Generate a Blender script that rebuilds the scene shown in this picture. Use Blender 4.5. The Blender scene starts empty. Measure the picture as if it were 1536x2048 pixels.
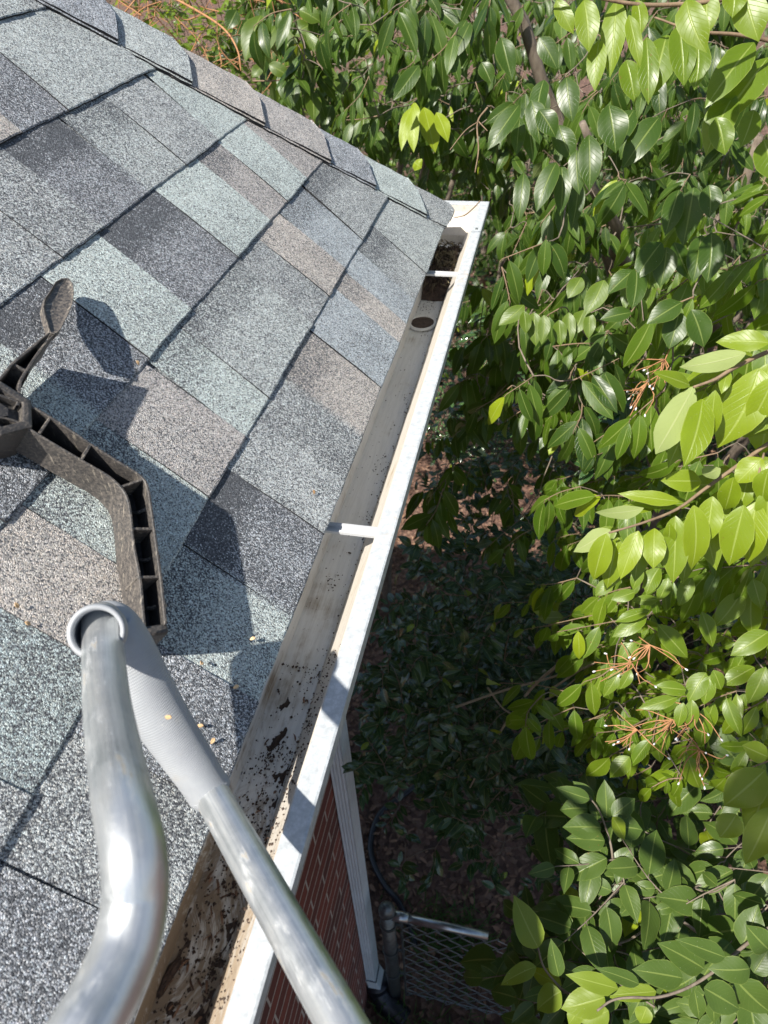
import bpy, bmesh, math, random
import numpy as np
from mathutils import Vector, Matrix
random.seed(7); np.random.seed(7)
R_ = math.radians
sc = bpy.context.scene
col = sc.collection

# ------------------------------------------------------------------ camera, world, sun, exposure
RC = np.array([[0.97824930038988, 0.2031844355500108, -0.041765912380008784],
               [0.10291549549178168, -0.6502259979082113, -0.7527380370566853],
               [-0.18010193523222387, 0.7320670985602985, -0.6569939544098669]])   # rows: camera right, down, forward
FPX = 1465.9; ZC = 4.30
cd = bpy.data.cameras.new('camera'); cam = bpy.data.objects.new('camera', cd); col.objects.link(cam)
M = Matrix.Identity(4)
for i in range(3):
    M[i][0] = RC[0][i]; M[i][1] = -RC[1][i]; M[i][2] = -RC[2][i]
M[2][3] = ZC
cam.matrix_world = M
cd.sensor_fit = 'VERTICAL'; cd.sensor_height = 36.0; cd.lens = FPX / 2048 * 36
cd.clip_start = 0.01; cd.clip_end = 500
cd.dof.use_dof = True; cd.dof.focus_distance = 1.0; cd.dof.aperture_fstop = 10.0
sc.camera = cam

SUN = Vector((-0.32, -0.535, 0.785)).normalized()
w = bpy.data.worlds.new('World'); sc.world = w; w.use_nodes = True
nt = w.node_tree
sky = nt.nodes.new('ShaderNodeTexSky'); sky.sky_type = 'NISHITA'; sky.sun_disc = False
sky.sun_elevation = math.asin(SUN.z); sky.sun_rotation = math.atan2(SUN.x, SUN.y)
sky.dust_density = 1.2
bg = nt.nodes['Background']; bg.inputs['Strength'].default_value = 0.08
nt.links.new(sky.outputs[0], bg.inputs[0])
ld = bpy.data.lights.new('sun', 'SUN'); ld.energy = 5.0; ld.angle = R_(0.8); ld.color = (1.0, 0.95, 0.87)
lo = bpy.data.objects.new('sun', ld); col.objects.link(lo)
lo.rotation_euler = (-SUN).to_track_quat('-Z', 'Y').to_euler(); lo.location = (-3, -4, 9)
sc.view_settings.view_transform = 'Standard'; sc.view_settings.look = 'None'
sc.view_settings.gamma = 1; sc.view_settings.exposure = 0.86
sc.cycles.max_bounces = 8; sc.cycles.transmission_bounces = 6; sc.cycles.diffuse_bounces = 4

# ------------------------------------------------------------------ helpers
def at(px, py, d):
    """world point seen at photo pixel (px,py) at distance d along the view axis"""
    c = np.array([(px - 768) / FPX, (py - 1024) / FPX, 1.0]) * d
    v = RC.T @ c
    return np.array([v[0], v[1], v[2] + ZC])
TH = 0.73898; EX = -0.23328; EZ = 3.68665
UPS = np.array([-math.cos(TH), 0, math.sin(TH)]); NRM = np.array([math.sin(TH), 0, math.cos(TH)])
def rf(s, y, n=0.0):
    """point on the roof: s up the slope from the eave, y along it, n off the surface"""
    return np.array([EX, y, EZ]) + UPS * s + NRM * n - np.array([0, 0, 0])
def onroof(px, py, n=0.0):
    c = np.array([(px - 768) / FPX, (py - 1024) / FPX, 1.0]); r = RC.T @ c
    E0 = np.array([EX, 0, EZ - ZC]); t = (NRM @ E0 + n) / (NRM @ r)
    return r * t + np.array([0, 0, ZC])
def ridge_y(s): return 1.785 - 0.66 * s

def tag(o, label=None, cat=None, group=None, kind=None):
    if label: o['label'] = label
    if cat: o['category'] = cat
    if group: o['group'] = group
    if kind: o['kind'] = kind
    return o
def empty(name, loc=(0, 0, 0)):
    o = bpy.data.objects.new(name, None); col.objects.link(o); o.location = loc
    o.empty_display_size = 0.1
    return o
def mesh(name, V, F, mat, parent=None, smooth=False, mats=None, midx=None):
    me = bpy.data.meshes.new(name)
    me.from_pydata([tuple(float(c) for c in v) for v in V], [], [tuple(f) for f in F])
    if mats:
        for m in mats: me.materials.append(m)
        if midx is not None: me.polygons.foreach_set('material_index', midx)
    elif mat: me.materials.append(mat)
    if smooth: me.polygons.foreach_set('use_smooth', [True] * len(me.polygons))
    me.update()
    o = bpy.data.objects.new(name, me); col.objects.link(o)
    if parent:
        o.parent = parent
        o.matrix_parent_inverse = Matrix.Translation(parent.location).inverted()
    return o
def recalc(o):
    bm = bmesh.new(); bm.from_mesh(o.data); bmesh.ops.recalc_face_normals(bm, faces=bm.faces); bm.to_mesh(o.data); bm.free(); return o
def bevel(o, w=0.002, seg=2):
    m = o.modifiers.new('bevel', 'BEVEL'); m.width = w; m.segments = seg; m.limit_method = 'ANGLE'; m.angle_limit = R_(35)
    return o
class MB:
    def __init__(s): s.V = []; s.F = []; s.mi = []
    def add(s, V, F, mi=0):
        b = len(s.V); s.V += [tuple(v) for v in V]; s.F += [tuple(i + b for i in f) for f in F]; s.mi += [mi] * len(F)
    def box(s, lo, hi, mi=0):
        x0, y0, z0 = lo; x1, y1, z1 = hi
        s.add([(x0,y0,z0),(x1,y0,z0),(x1,y1,z0),(x0,y1,z0),(x0,y0,z1),(x1,y0,z1),(x1,y1,z1),(x0,y1,z1)],
              [(0,3,2,1),(4,5,6,7),(0,1,5,4),(1,2,6,5),(2,3,7,6),(3,0,4,7)], mi)
    def hexa(s, P, mi=0):
        """8 points: bottom ring 4, top ring 4"""
        s.add(P, [(0,3,2,1),(4,5,6,7),(0,1,5,4),(1,2,6,5),(2,3,7,6),(3,0,4,7)], mi)
    def tube(s, pts, rad, n=6, mi=0, caps=True):
        pts = [np.array(p, float) for p in pts]; k = len(pts)
        if not hasattr(rad, '__len__'): rad = [rad] * k
        prev = None; V = []; F = []
        for i in range(k):
            t = pts[min(i + 1, k - 1)] - pts[max(i - 1, 0)]; t = t / (np.linalg.norm(t) + 1e-9)
            a = prev if prev is not None else (np.array([0, 0, 1.]) if abs(t[2]) < .9 else np.array([1., 0, 0]))
            u = a - t * (a @ t); u /= np.linalg.norm(u) + 1e-9; v = np.cross(t, u); prev = u
            for j in range(n):
                an = 2 * math.pi * j / n
                V.append(pts[i] + rad[i] * (math.cos(an) * u + math.sin(an) * v))
        for i in range(k - 1):
            for j in range(n):
                a = i * n + j; b = i * n + (j + 1) % n
                F.append((a, b, b + n, a + n))
        if caps:
            F.append(tuple(range(n - 1, -1, -1))); F.append(tuple(range((k - 1) * n, k * n)))
        s.add(V, F, mi)
    def build(s, name, mat, parent=None, smooth=False, mats=None):
        return mesh(name, s.V, s.F, mat, parent, smooth, mats, s.mi if mats else None)
def spline(pts, n):
    """Catmull-Rom resample of points (rows may carry radius)"""
    P = np.array(pts, float); P = np.vstack([2 * P[0] - P[1], P, 2 * P[-1] - P[-2]]); out = []
    m = len(P) - 3
    for k in range(n):
        t = k / (n - 1) * m; i = min(int(t), m - 1); f = t - i
        a, b, c, d = P[i], P[i + 1], P[i + 2], P[i + 3]
        out.append(.5 * ((2 * b) + (c - a) * f + (2 * a - 5 * b + 4 * c - d) * f * f + (3 * b - a - 3 * c + d) * f ** 3))
    return np.array(out)

# ------------------------------------------------------------------ materials
class NM:
    def __init__(s, name):
        s.m = bpy.data.materials.new(name); s.m.use_nodes = True; s.t = s.m.node_tree
        s.b = s.t.nodes['Principled BSDF']; s.out = s.t.nodes['Material Output']
    def n(s, typ, **kw):
        nd = s.t.nodes.new(typ)
        for k, v in kw.items():
            if k.startswith('i_'): nd.inputs[int(k[2:])].default_value = v
            elif k.startswith('I_'): nd.inputs[k[2:].replace('_', ' ')].default_value = v
            else: setattr(nd, k, v)
        return nd
    def l(s, a, b): s.t.links.new(a, b)
    def coord(s, scale=(1, 1, 1)):
        tc = s.n('ShaderNodeTexCoord'); mp = s.n('ShaderNodeMapping'); mp.inputs['Scale'].default_value = scale
        s.l(tc.outputs['Object'], mp.inputs[0]); return mp.outputs[0]
    def noise(s, vec, scale, detail=4, rough=.6):
        nd = s.n('ShaderNodeTexNoise'); nd.inputs['Scale'].default_value = scale; nd.inputs['Detail'].default_value = detail
        nd.inputs['Roughness'].default_value = rough; s.l(vec, nd.inputs['Vector']); return nd.outputs[0]
    def math(s, op, a, b=None, clamp=False):
        nd = s.n('ShaderNodeMath', operation=op, use_clamp=clamp)
        for i, x in enumerate((a, b)):
            if x is None: continue
            if isinstance(x, (int, float)): nd.inputs[i].default_value = x
            else: s.l(x, nd.inputs[i])
        return nd.outputs[0]
    def ramp(s, f, stops):
        nd = s.n('ShaderNodeValToRGB'); cr = nd.color_ramp
        while len(cr.elements) < len(stops): cr.elements.new(.5)
        for e, (p, c) in zip(cr.elements, stops):
            e.position = p; e.color = (*c, 1) if len(c) == 3 else c
        s.l(f, nd.inputs[0]); return nd.outputs[0]
    def mix(s, f, a, b, mode='MIX'):
        nd = s.n('ShaderNodeMix', data_type='RGBA', blend_type=mode)
        for i, x in ((0, f), (6, a), (7, b)):
            if isinstance(x, (int, float)): nd.inputs[i].default_value = x
            elif isinstance(x, tuple): nd.inputs[i].default_value = (*x, 1) if len(x) == 3 else x
            else: s.l(x, nd.inputs[i])
        return nd.outputs[2]
    def step(s, x, a, b):
        nd = s.n('ShaderNodeMapRange', interpolation_type='SMOOTHSTEP'); nd.inputs[1].default_value = a; nd.inputs[2].default_value = b
        s.l(x, nd.inputs[0]); return nd.outputs[0]
    def bump(s, h, strength=.5, dist=.002):
        nd = s.n('ShaderNodeBump'); nd.inputs['Strength'].default_value = strength; nd.inputs['Distance'].default_value = dist
        s.l(h, nd.inputs['Height']); s.l(nd.outputs[0], s.b.inputs['Normal']); return nd
    def base(s, c):
        if isinstance(c, tuple): s.b.inputs['Base Color'].default_value = (*c, 1)
        else: s.l(c, s.b.inputs['Base Color'])
    def set(s, **kw):
        for k, v in kw.items():
            k = k.replace('_', ' ')
            if isinstance(v, (int, float)): s.b.inputs[k].default_value = v
            else: s.l(v, s.b.inputs[k])
        return s

def mat_shingle():
    k = NM('shingle_granules'); v = k.coord()
    at_t = k.n('ShaderNodeAttribute', attribute_name='tone'); at_c = k.n('ShaderNodeAttribute', attribute_name='tint')
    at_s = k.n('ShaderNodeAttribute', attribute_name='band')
    vo = k.n('ShaderNodeTexVoronoi'); vo.inputs['Scale'].default_value = 840; k.l(v, vo.inputs['Vector'])
    sp = k.n('ShaderNodeSeparateColor'); k.l(vo.outputs['Color'], sp.inputs[0])
    big = k.noise(v, 14, 3); mid = k.noise(v, 110, 3)
    blot = k.math('ADD', k.math('MULTIPLY', k.math('SUBTRACT', big, .5), .55), k.math('MULTIPLY', k.math('SUBTRACT', mid, .5), .35))
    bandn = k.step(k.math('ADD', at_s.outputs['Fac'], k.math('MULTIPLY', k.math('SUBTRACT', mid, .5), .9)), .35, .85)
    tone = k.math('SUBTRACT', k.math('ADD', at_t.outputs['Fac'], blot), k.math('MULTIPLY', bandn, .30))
    d = k.math('SUBTRACT', tone, sp.outputs[0]); f = k.step(d, -.12, .12)
    dark = k.mix(sp.outputs[1], (.026, .030, .037), (.125, .133, .147))
    scl = k.math('ADD', k.math('MULTIPLY', k.math('POWER', sp.outputs[2], 1.4), .80), .56)
    cc = k.n('ShaderNodeCombineColor')
    for i in range(3): k.l(scl, cc.inputs[i])
    wn = k.n('ShaderNodeTexWhiteNoise', noise_dimensions='3D'); k.l(vo.outputs['Color'], wn.inputs['Vector'])
    odd = k.ramp(wn.outputs['Value'], [(0, (.34, .44, .46)), (.25, (.60, .63, .62)), (.5, (.42, .45, .52)), (.75, (.56, .49, .41)), (1, (.68, .70, .69))])
    light = k.mix(1.0, k.mix(.38, at_c.outputs['Color'], odd), cc.outputs[0], 'MULTIPLY')
    k.base(k.mix(f, dark, light))
    k.set(Roughness=k.math('SUBTRACT', .8, k.math('MULTIPLY', k.step(sp.outputs[1], .8, .95), .35)))
    k.b.inputs['Specular IOR Level'].default_value = .45
    h = k.math('ADD', k.math('MULTIPLY', vo.outputs['Distance'], -1.0), k.math('MULTIPLY', mid, .6))
    k.bump(h, .9, .0013)
    return k.m
def mat_plain(name, c, rough=.6, metal=0, var=.15, scale=30, bump=0, bd=.001, spec=.5):
    k = NM(name); v = k.coord(); n = k.noise(v, scale, 5)
    a = tuple(x * (1 - var) for x in c); b = tuple(min(1, x * (1 + var)) for x in c)
    k.base(k.ramp(n, [(.3, a), (.7, b)])); k.set(Roughness=rough, Metallic=metal); k.b.inputs['Specular IOR Level'].default_value = spec
    if bump: k.bump(n, bump, bd)
    return k.m
def mat_gutter(name, dirt, base=(.76, .755, .72), brown=(.13, .085, .05)):
    """painted aluminium with streaks along the run; dirt grows towards the near end where it is being cleaned"""
    k = NM(name); tc = k.n('ShaderNodeTexCoord'); sep = k.n('ShaderNodeSeparateXYZ'); k.l(tc.outputs['Object'], sep.inputs[0])
    v = k.coord(); vs = k.coord((60, 4, 60)); vs2 = k.coord((150, 9, 150))
    st = k.noise(vs, 1.0, 6, .7); st2 = k.noise(vs2, 1.6, 4, .7); bl = k.noise(v, 9, 5, .65); sp = k.noise(v, 160, 3, .7)
    near = k.step(sep.outputs[1], .62, .02)
    # curved scrape marks near the person
    def strk(rot, sc_):
        m1 = k.n('ShaderNodeMapping'); m1.inputs['Rotation'].default_value = (0, 0, rot); k.l(tc.outputs['Object'], m1.inputs[0])
        wq = k.n('ShaderNodeTexNoise'); wq.inputs['Scale'].default_value = 12; k.l(m1.outputs[0], wq.inputs['Vector'])
        ad = k.n('ShaderNodeMix', data_type='VECTOR'); ad.inputs[0].default_value = .035; k.l(m1.outputs[0], ad.inputs[4]); k.l(wq.outputs['Color'], ad.inputs[5])
        m2 = k.n('ShaderNodeMapping'); m2.inputs['Scale'].default_value = sc_; k.l(ad.outputs[1], m2.inputs[0]); return k.noise(m2.outputs[0], 1.0, 5, .75)
    scr = k.mix(k.step(k.noise(v, 16, 2), .44, .56), strk(.75, (190, 13, 60)), strk(-.35, (190, 13, 60)))
    scr = k.math('MULTIPLY', scr, near)
    a = k.math('ADD', k.math('MULTIPLY', st, .5), k.math('MULTIPLY', bl, .5))
    a = k.math('ADD', a, k.math('MULTIPLY', near, .15 * dirt))
    a = k.math('ADD', a, k.math('MULTIPLY', k.math('SUBTRACT', scr, k.math('MULTIPLY', near, .45)), .85 * dirt))
    m = k.step(a, .60 - .07 * dirt, .78 - .08 * dirt)
    film = k.mix(k.math('MULTIPLY', k.step(st2, .35, .75), .35 * min(1, dirt + .2)), base, tuple(x * .62 for x in base))
    film = k.mix(k.math('MULTIPLY', k.step(bl, .45, .75), .30 * dirt), film, (.50, .45, .33))
    c = k.mix(k.math('MULTIPLY', m, .9 * min(1, dirt)), film, k.mix(st2, brown, (.34, .25, .15)))
    c = k.mix(k.math('MULTIPLY', k.step(sp, .66, .72), .55 * min(1, dirt)), c, (.07, .045, .03))
    k.base(c); k.set(Roughness=k.math('ADD', .42, k.math('MULTIPLY', m, .4)))
    k.bump(k.math('ADD', st2, k.math('MULTIPLY', m, .8)), .25, .0012)
    return k.m
def mat_lip():
    k = NM('galvanised_lip'); v = k.coord(); vo = k.n('ShaderNodeTexVoronoi'); vo.inputs['Scale'].default_value = 150; k.l(v, vo.inputs['Vector'])
    n1 = k.noise(v, 95, 6, .75); n2 = k.noise(v, 9, 4)
    c = k.ramp(n1, [(.3, (.30, .32, .335)), (.55, (.43, .455, .47)), (.8, (.50, .52, .53))])
    c = k.mix(k.math('MULTIPLY', k.step(n1, .52, .60), .45), c, (.52, .55, .575))
    c = k.mix(k.math('MULTIPLY', k.step(k.math('ADD', k.math('MULTIPLY', n2, .6), k.math('MULTIPLY', k.noise(v, 130, 3), .4)), .56, .68), .45), c, (.42, .30, .18))
    k.base(c); k.set(Roughness=.42); k.bump(n1, .12, .001); return k.m
def mat_brick():
    k = NM('red_brick'); tc = k.n('ShaderNodeTexCoord'); sep = k.n('ShaderNodeSeparateXYZ'); k.l(tc.outputs['Object'], sep.inputs[0])
    cb = k.n('ShaderNodeCombineXYZ'); k.l(k.math('ADD', sep.outputs[0], sep.outputs[1]), cb.inputs[0]); k.l(sep.outputs[2], cb.inputs[1])
    n0 = k.noise(k.coord(), 30, 3)
    br = k.n('ShaderNodeTexBrick'); br.offset = .5
    br.inputs['Scale'].default_value = 1; br.inputs['Brick Width'].default_value = .215; br.inputs['Row Height'].default_value = .072
    br.inputs['Mortar Size'].default_value = .0050; br.inputs['Mortar Smooth'].default_value = .25; br.inputs['Bias'].default_value = -.25
    br.inputs['Color1'].default_value = (.23, .062, .042, 1); br.inputs['Color2'].default_value = (.07, .034, .030, 1); br.inputs['Mortar'].default_value = (.52, .47, .41, 1)
    jit = k.n('ShaderNodeVectorMath', operation='ADD'); k.l(cb.outputs[0], jit.inputs[0])
    cn = k.n('ShaderNodeCombineXYZ'); k.l(k.math('MULTIPLY', k.math('SUBTRACT', n0, .5), .008), cn.inputs[1]); k.l(cn.outputs[0], jit.inputs[1])
    k.l(jit.outputs[0], br.inputs['Vector'])
    n = k.noise(k.coord(), 120, 5, .7)
    c = k.mix(k.math('MULTIPLY', k.step(n, .4, .8), .5), br.outputs['Color'], (.11, .045, .035))
    k.base(c); k.set(Roughness=.85)
    k.bump(k.math('ADD', k.math('MULTIPLY', br.outputs['Fac'], -1.2), k.math('MULTIPLY', n, .35)), .7, .006)
    return k.m
def tube_coord(k, sa, sl):
    A = k.n('ShaderNodeAttribute', attribute_name='tube_ang').outputs['Fac']; L = k.n('ShaderNodeAttribute', attribute_name='tube_len').outputs['Fac']
    cb = k.n('ShaderNodeCombineXYZ'); k.l(k.math('MULTIPLY', k.math('COSINE', A), sa), cb.inputs[0]); k.l(k.math('MULTIPLY', k.math('SINE', A), sa), cb.inputs[1]); k.l(k.math('MULTIPLY', L, sl), cb.inputs[2])
    return cb.outputs[0], A, L
def mat_tube():
    k = NM('dull_aluminium'); v = k.coord()
    c1, A, L = tube_coord(k, 9, 6); c2, _, _ = tube_coord(k, 22, 9); c3, _, _ = tube_coord(k, 1.3, 26)
    n = k.noise(v, 30, 6, .7); lng = k.noise(c1, 1.0, 5, .65); fine = k.noise(c2, 2.2, 4, .7); ringn = k.noise(c3, 1.0, 5, .7); n2 = k.noise(v, 240, 4, .75)
    mixn = k.math('ADD', k.math('MULTIPLY', lng, .5), k.math('MULTIPLY', n, .5))
    c = k.ramp(mixn, [(.30, (.36, .39, .40)), (.5, (.56, .58, .59)), (.70, (.66, .66, .64))])
    c = k.mix(k.math('MULTIPLY', k.step(fine, .58, .72), .55), c, (.74, .75, .75))
    c = k.mix(k.math('MULTIPLY', k.step(ringn, .60, .68), .6), c, (.46, .39, .28))
    c = k.mix(k.math('MULTIPLY', k.step(n2, .64, .70), .6), c, (.80, .79, .76))
    c = k.mix(k.math('MULTIPLY', k.step(n, .58, .72), .35), c, (.24, .26, .26))
    k.base(c); dull = k.math('ADD', k.math('MULTIPLY', k.step(ringn, .5, .7), .25), k.math('MULTIPLY', mixn, .34))
    k.set(Metallic=k.math('SUBTRACT', .9, k.math('MULTIPLY', dull, .7)), Roughness=k.math('ADD', .18, dull)); k.bump(k.math('ADD', n2, fine), .12, .0005); return k.m
def mat_rubber():
    k = NM('grey_knurled_rubber'); v = k.coord(); _, A, L = tube_coord(k, 1, 1)
    s1 = k.math('SINE', k.math('ADD', k.math('MULTIPLY', A, 54), k.math('MULTIPLY', L, 2600))); s2 = k.math('SINE', k.math('SUBTRACT', k.math('MULTIPLY', A, 54), k.math('MULTIPLY', L, 2600)))
    kn = k.math('MULTIPLY', k.step(L, .035, .045), k.math('MULTIPLY', s1, s2)); n = k.noise(v, 25, 5)
    c = k.ramp(n, [(.3, (.29, .305, .325)), (.7, (.36, .375, .39))])
    c = k.mix(k.math('MULTIPLY', k.step(k.noise(v, 60, 4), .55, .8), .35), c, (.36, .33, .28))
    c = k.mix(k.math('MULTIPLY', k.step(k.noise(v, 330, 3), .68, .72), .5), c, (.50, .49, .46))
    k.base(c); k.set(Roughness=.55); k.bump(kn, .38, .0006); return k.m
def tube_attr(o, n, nseg, step):
    nv = len(o.data.vertices); A = np.zeros(nv, np.float32); Lq = np.zeros(nv, np.float32)
    for i in range(nseg):
        for j in range(n): A[i * n + j] = 2 * math.pi * j / n; Lq[i * n + j] = i * step
    for nm, ar in (('tube_ang', A), ('tube_len', Lq)):
        a = o.data.attributes.new(nm, 'FLOAT', 'POINT'); a.data.foreach_set('value', ar)
    return o
def mat_black_plastic():
    k = NM('weathered_black_plastic'); v = k.coord(); vs = k.coord((40, 40, 160))
    geo = k.n('ShaderNodeNewGeometry'); dt = k.n('ShaderNodeVectorMath', operation='DOT_PRODUCT'); k.l(geo.outputs['True Normal'], dt.inputs[0])
    at_d = k.n('ShaderNodeAttribute', attribute_name='dust')
    n = k.noise(vs, 5, 7, .75); n2 = k.noise(v, 300, 4, .7)
    f = k.step(k.math('ADD', k.math('MULTIPLY', n, .65), k.math('MULTIPLY', n2, .35)), .36, .66)
    f = k.math('MULTIPLY', f, at_d.outputs['Fac'])
    c = k.mix(k.math('MULTIPLY', f, .8), (.028, .027, .028), (.165, .143, .122))
    sc_ = k.noise(k.coord((420, 60, 60)), 1.0, 3, .6); c = k.mix(k.math('MULTIPLY', k.math('MULTIPLY', k.step(sc_, .60, .66), at_d.outputs['Fac']), .45), c, (.40, .35, .28))
    c = k.mix(k.math('MULTIPLY', k.step(n2, .52, .42), .5), c, (.035, .034, .034))
    k.base(c); k.set(Roughness=k.math('ADD', .38, k.math('MULTIPLY', f, .4))); k.bump(k.math('ADD', n, sc_), .25, .0008); return k.m
def mat_leaf(name, c_dark, c_light, back, trans, rough=.3, tmix=.3, vein=.5, waxy=.5):
    k = NM(name); uv = k.n('ShaderNodeUVMap'); sep = k.n('ShaderNodeSeparateXYZ'); k.l(uv.outputs[0], sep.inputs[0])
    rn = k.n('ShaderNodeAttribute', attribute_name='rnd').outputs['Fac']; ag = k.n('ShaderNodeAttribute', attribute_name='young').outputs['Fac']
    u = k.math('ABSOLUTE', k.math('SUBTRACT', sep.outputs[0], .5))
    mid = k.step(u, .045, .012); rim = k.step(u, .462, .492)
    # side veins run forward from the midrib
    ph = k.math('SUBTRACT', k.math('MULTIPLY', sep.outputs[1], 9.0), k.math('MULTIPLY', u, 5.0))
    fr = k.math('ABSOLUTE', k.math('SUBTRACT', k.math('FRACT', ph), .5)); sv = k.step(fr, .07, .0)
    n = k.noise(k.coord(), 26, 3)
    top = k.mix(k.math('ADD', k.math('MULTIPLY', rn, .75), k.math('MULTIPLY', n, .3)), c_dark, c_light)
    top = k.mix(ag, top, (.26, .33, .015))
    top = k.mix(k.math('MULTIPLY', sv, .22 * vein), top, (.30, .38, .10))
    top = k.mix(k.math('MULTIPLY', mid, .85 * vein), top, (.42, .50, .14))
    top = k.mix(k.math('MULTIPLY', rim, .55 * vein), top, (.42, .48, .12))
    sp_ = k.noise(k.coord(), 130, 2); gate = k.step(k.noise(k.coord(), 7, 1), .50, .62)
    top = k.mix(k.math('MULTIPLY', k.math('MULTIPLY', k.step(sp_, .70, .74), gate), .8), top, (.16, .10, .03))
    top = k.mix(k.math('MULTIPLY', k.step(k.noise(k.coord(), 420, 1), .76, .80), .6), top, (.45, .48, .35))
    geo = k.n('ShaderNodeNewGeometry'); bf = geo.outputs['Backfacing']
    bk = k.mix(k.math('MULTIPLY', mid, .6), back, (.40, .44, .20))
    c = k.mix(bf, top, bk); k.base(c)
    k.set(Roughness=k.math('ADD', k.math('ADD', rough - .05, k.math('MULTIPLY', rn, .14)), k.math('MULTIPLY', bf, .3))); k.b.inputs['Specular IOR Level'].default_value = waxy
    hh = k.math('ADD', k.math('MULTIPLY', mid, -.8), k.math('MULTIPLY', sv, -.35)); k.bump(hh, .35, .0012)
    tr = k.n('ShaderNodeBsdfTranslucent'); tc2 = k.mix(ag, trans, (.62, .68, .02))
    tc2 = k.mix(k.math('MULTIPLY', mid, .5), tc2, (.55, .6, .2)); k.l(tc2, tr.inputs[0])
    ms = k.n('ShaderNodeMixShader'); ms.inputs[0].default_value = tmix; k.l(k.b.outputs[0], ms.inputs[1]); k.l(tr.outputs[0], ms.inputs[2]); k.l(ms.outputs[0], k.out.inputs[0])
    return k.m
def mat_bark(name, a, b):
    k = NM(name); n = k.noise(k.coord((1, 1, .35)), 60, 5, .7); k.base(k.ramp(n, [(.3, a), (.7, b)])); k.set(Roughness=.85); k.bump(n, .6, .003); return k.m
def mat_ground():
    k = NM('leaf_litter_soil'); v = k.coord(); n = k.noise(v, 2.2, 6, .7); n2 = k.noise(v, 40, 5, .75)
    vo = k.n('ShaderNodeTexVoronoi'); vo.inputs['Scale'].default_value = 34; k.l(v, vo.inputs['Vector'])
    sp = k.n('ShaderNodeSeparateColor'); k.l(vo.outputs['Color'], sp.inputs[0])
    a = k.ramp(sp.outputs[0], [(0, (.05, .024, .016)), (.45, (.12, .060, .040)), (.8, (.21, .115, .08)), (1, (.30, .19, .13))])
    c = k.mix(k.math('MULTIPLY', n2, .7), a, (.09, .055, .04)); c = k.mix(k.step(n, .58, .8), c, (.06, .06, .03))
    k.base(c); k.set(Roughness=.95); k.bump(k.math('ADD', n2, k.math('MULTIPLY', vo.outputs['Distance'], 1.2)), .8, .02); return k.m
def mat_litter(name, c1, c2):
    k = NM(name); rn = k.n('ShaderNodeAttribute', attribute_name='rnd').outputs['Fac']
    k.base(k.mix(rn, c1, c2)); k.set(Roughness=.8); return k.m

SH = mat_shingle()
ASPH = mat_plain('asphalt_cut_edge', (.018, .018, .02), .9, bump=.6, scale=300, bd=.001, var=.5)
PAINT = mat_plain('white_painted_trim', (.62, .66, .70), .4, var=.06)
GUT_IN = mat_gutter('gutter_inside', 1.0)
GUT_FRONT = mat_gutter('gutter_front_inside', .85, base=(.54, .50, .44), brown=(.20, .13, .08))
GUT_CLEAN = mat_gutter('gutter_hanger_paint', .5, base=(.46, .47, .48))
LIP = mat_lip()
BRICK = mat_brick(); TUBE = mat_tube(); RUB = mat_rubber(); BLK = mat_black_plastic()
GALV = mat_plain('galvanised_steel', (.14, .155, .155), .42, metal=.6, var=.35, scale=40)
RAIL = mat_plain('galvanised_rail', (.42, .44, .45), .28, metal=.85, var=.2, scale=40)
GALVD = mat_plain('galvanised_wire', (.30, .33, .35), .45, metal=.5, var=.2, scale=60)
SPOUT = mat_plain('downspout_paint', (.60, .67, .71), .42, var=.10, scale=8)
BLKPIPE = mat_plain('black_corrugated_plastic', (.012, .013, .018), .35)
SOIL = mat_plain('wet_gutter_soil', (.06, .038, .027), .75, var=.5, scale=120, bump=1, bd=.006)
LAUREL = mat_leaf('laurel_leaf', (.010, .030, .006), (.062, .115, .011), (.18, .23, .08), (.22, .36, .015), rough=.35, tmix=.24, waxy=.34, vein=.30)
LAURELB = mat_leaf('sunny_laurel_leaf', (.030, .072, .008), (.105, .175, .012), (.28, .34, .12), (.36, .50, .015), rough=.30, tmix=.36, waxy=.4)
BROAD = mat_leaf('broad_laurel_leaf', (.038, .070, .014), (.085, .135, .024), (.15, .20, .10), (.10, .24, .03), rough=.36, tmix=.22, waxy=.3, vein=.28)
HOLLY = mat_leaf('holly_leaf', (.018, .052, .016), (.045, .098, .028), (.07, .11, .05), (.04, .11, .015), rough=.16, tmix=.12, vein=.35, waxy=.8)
BARK = mat_bark('grey_brown_bark', (.10, .075, .055), (.22, .18, .14))
TWIG = mat_bark('reddish_twig', (.13, .085, .05), (.25, .175, .11))
PALETWIG = mat_bark('pale_dead_twig', (.26, .20, .14), (.42, .34, .25))
ORTWIG = mat_bark('orange_twig', (.28, .12, .05), (.44, .23, .11))
GROUND = mat_ground()
LITTER = mat_litter('dry_leaf_litter', (.075, .038, .026), (.29, .165, .10))
HUSK = mat_litter('seed_husk', (.42, .25, .12), (.70, .50, .28))

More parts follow.
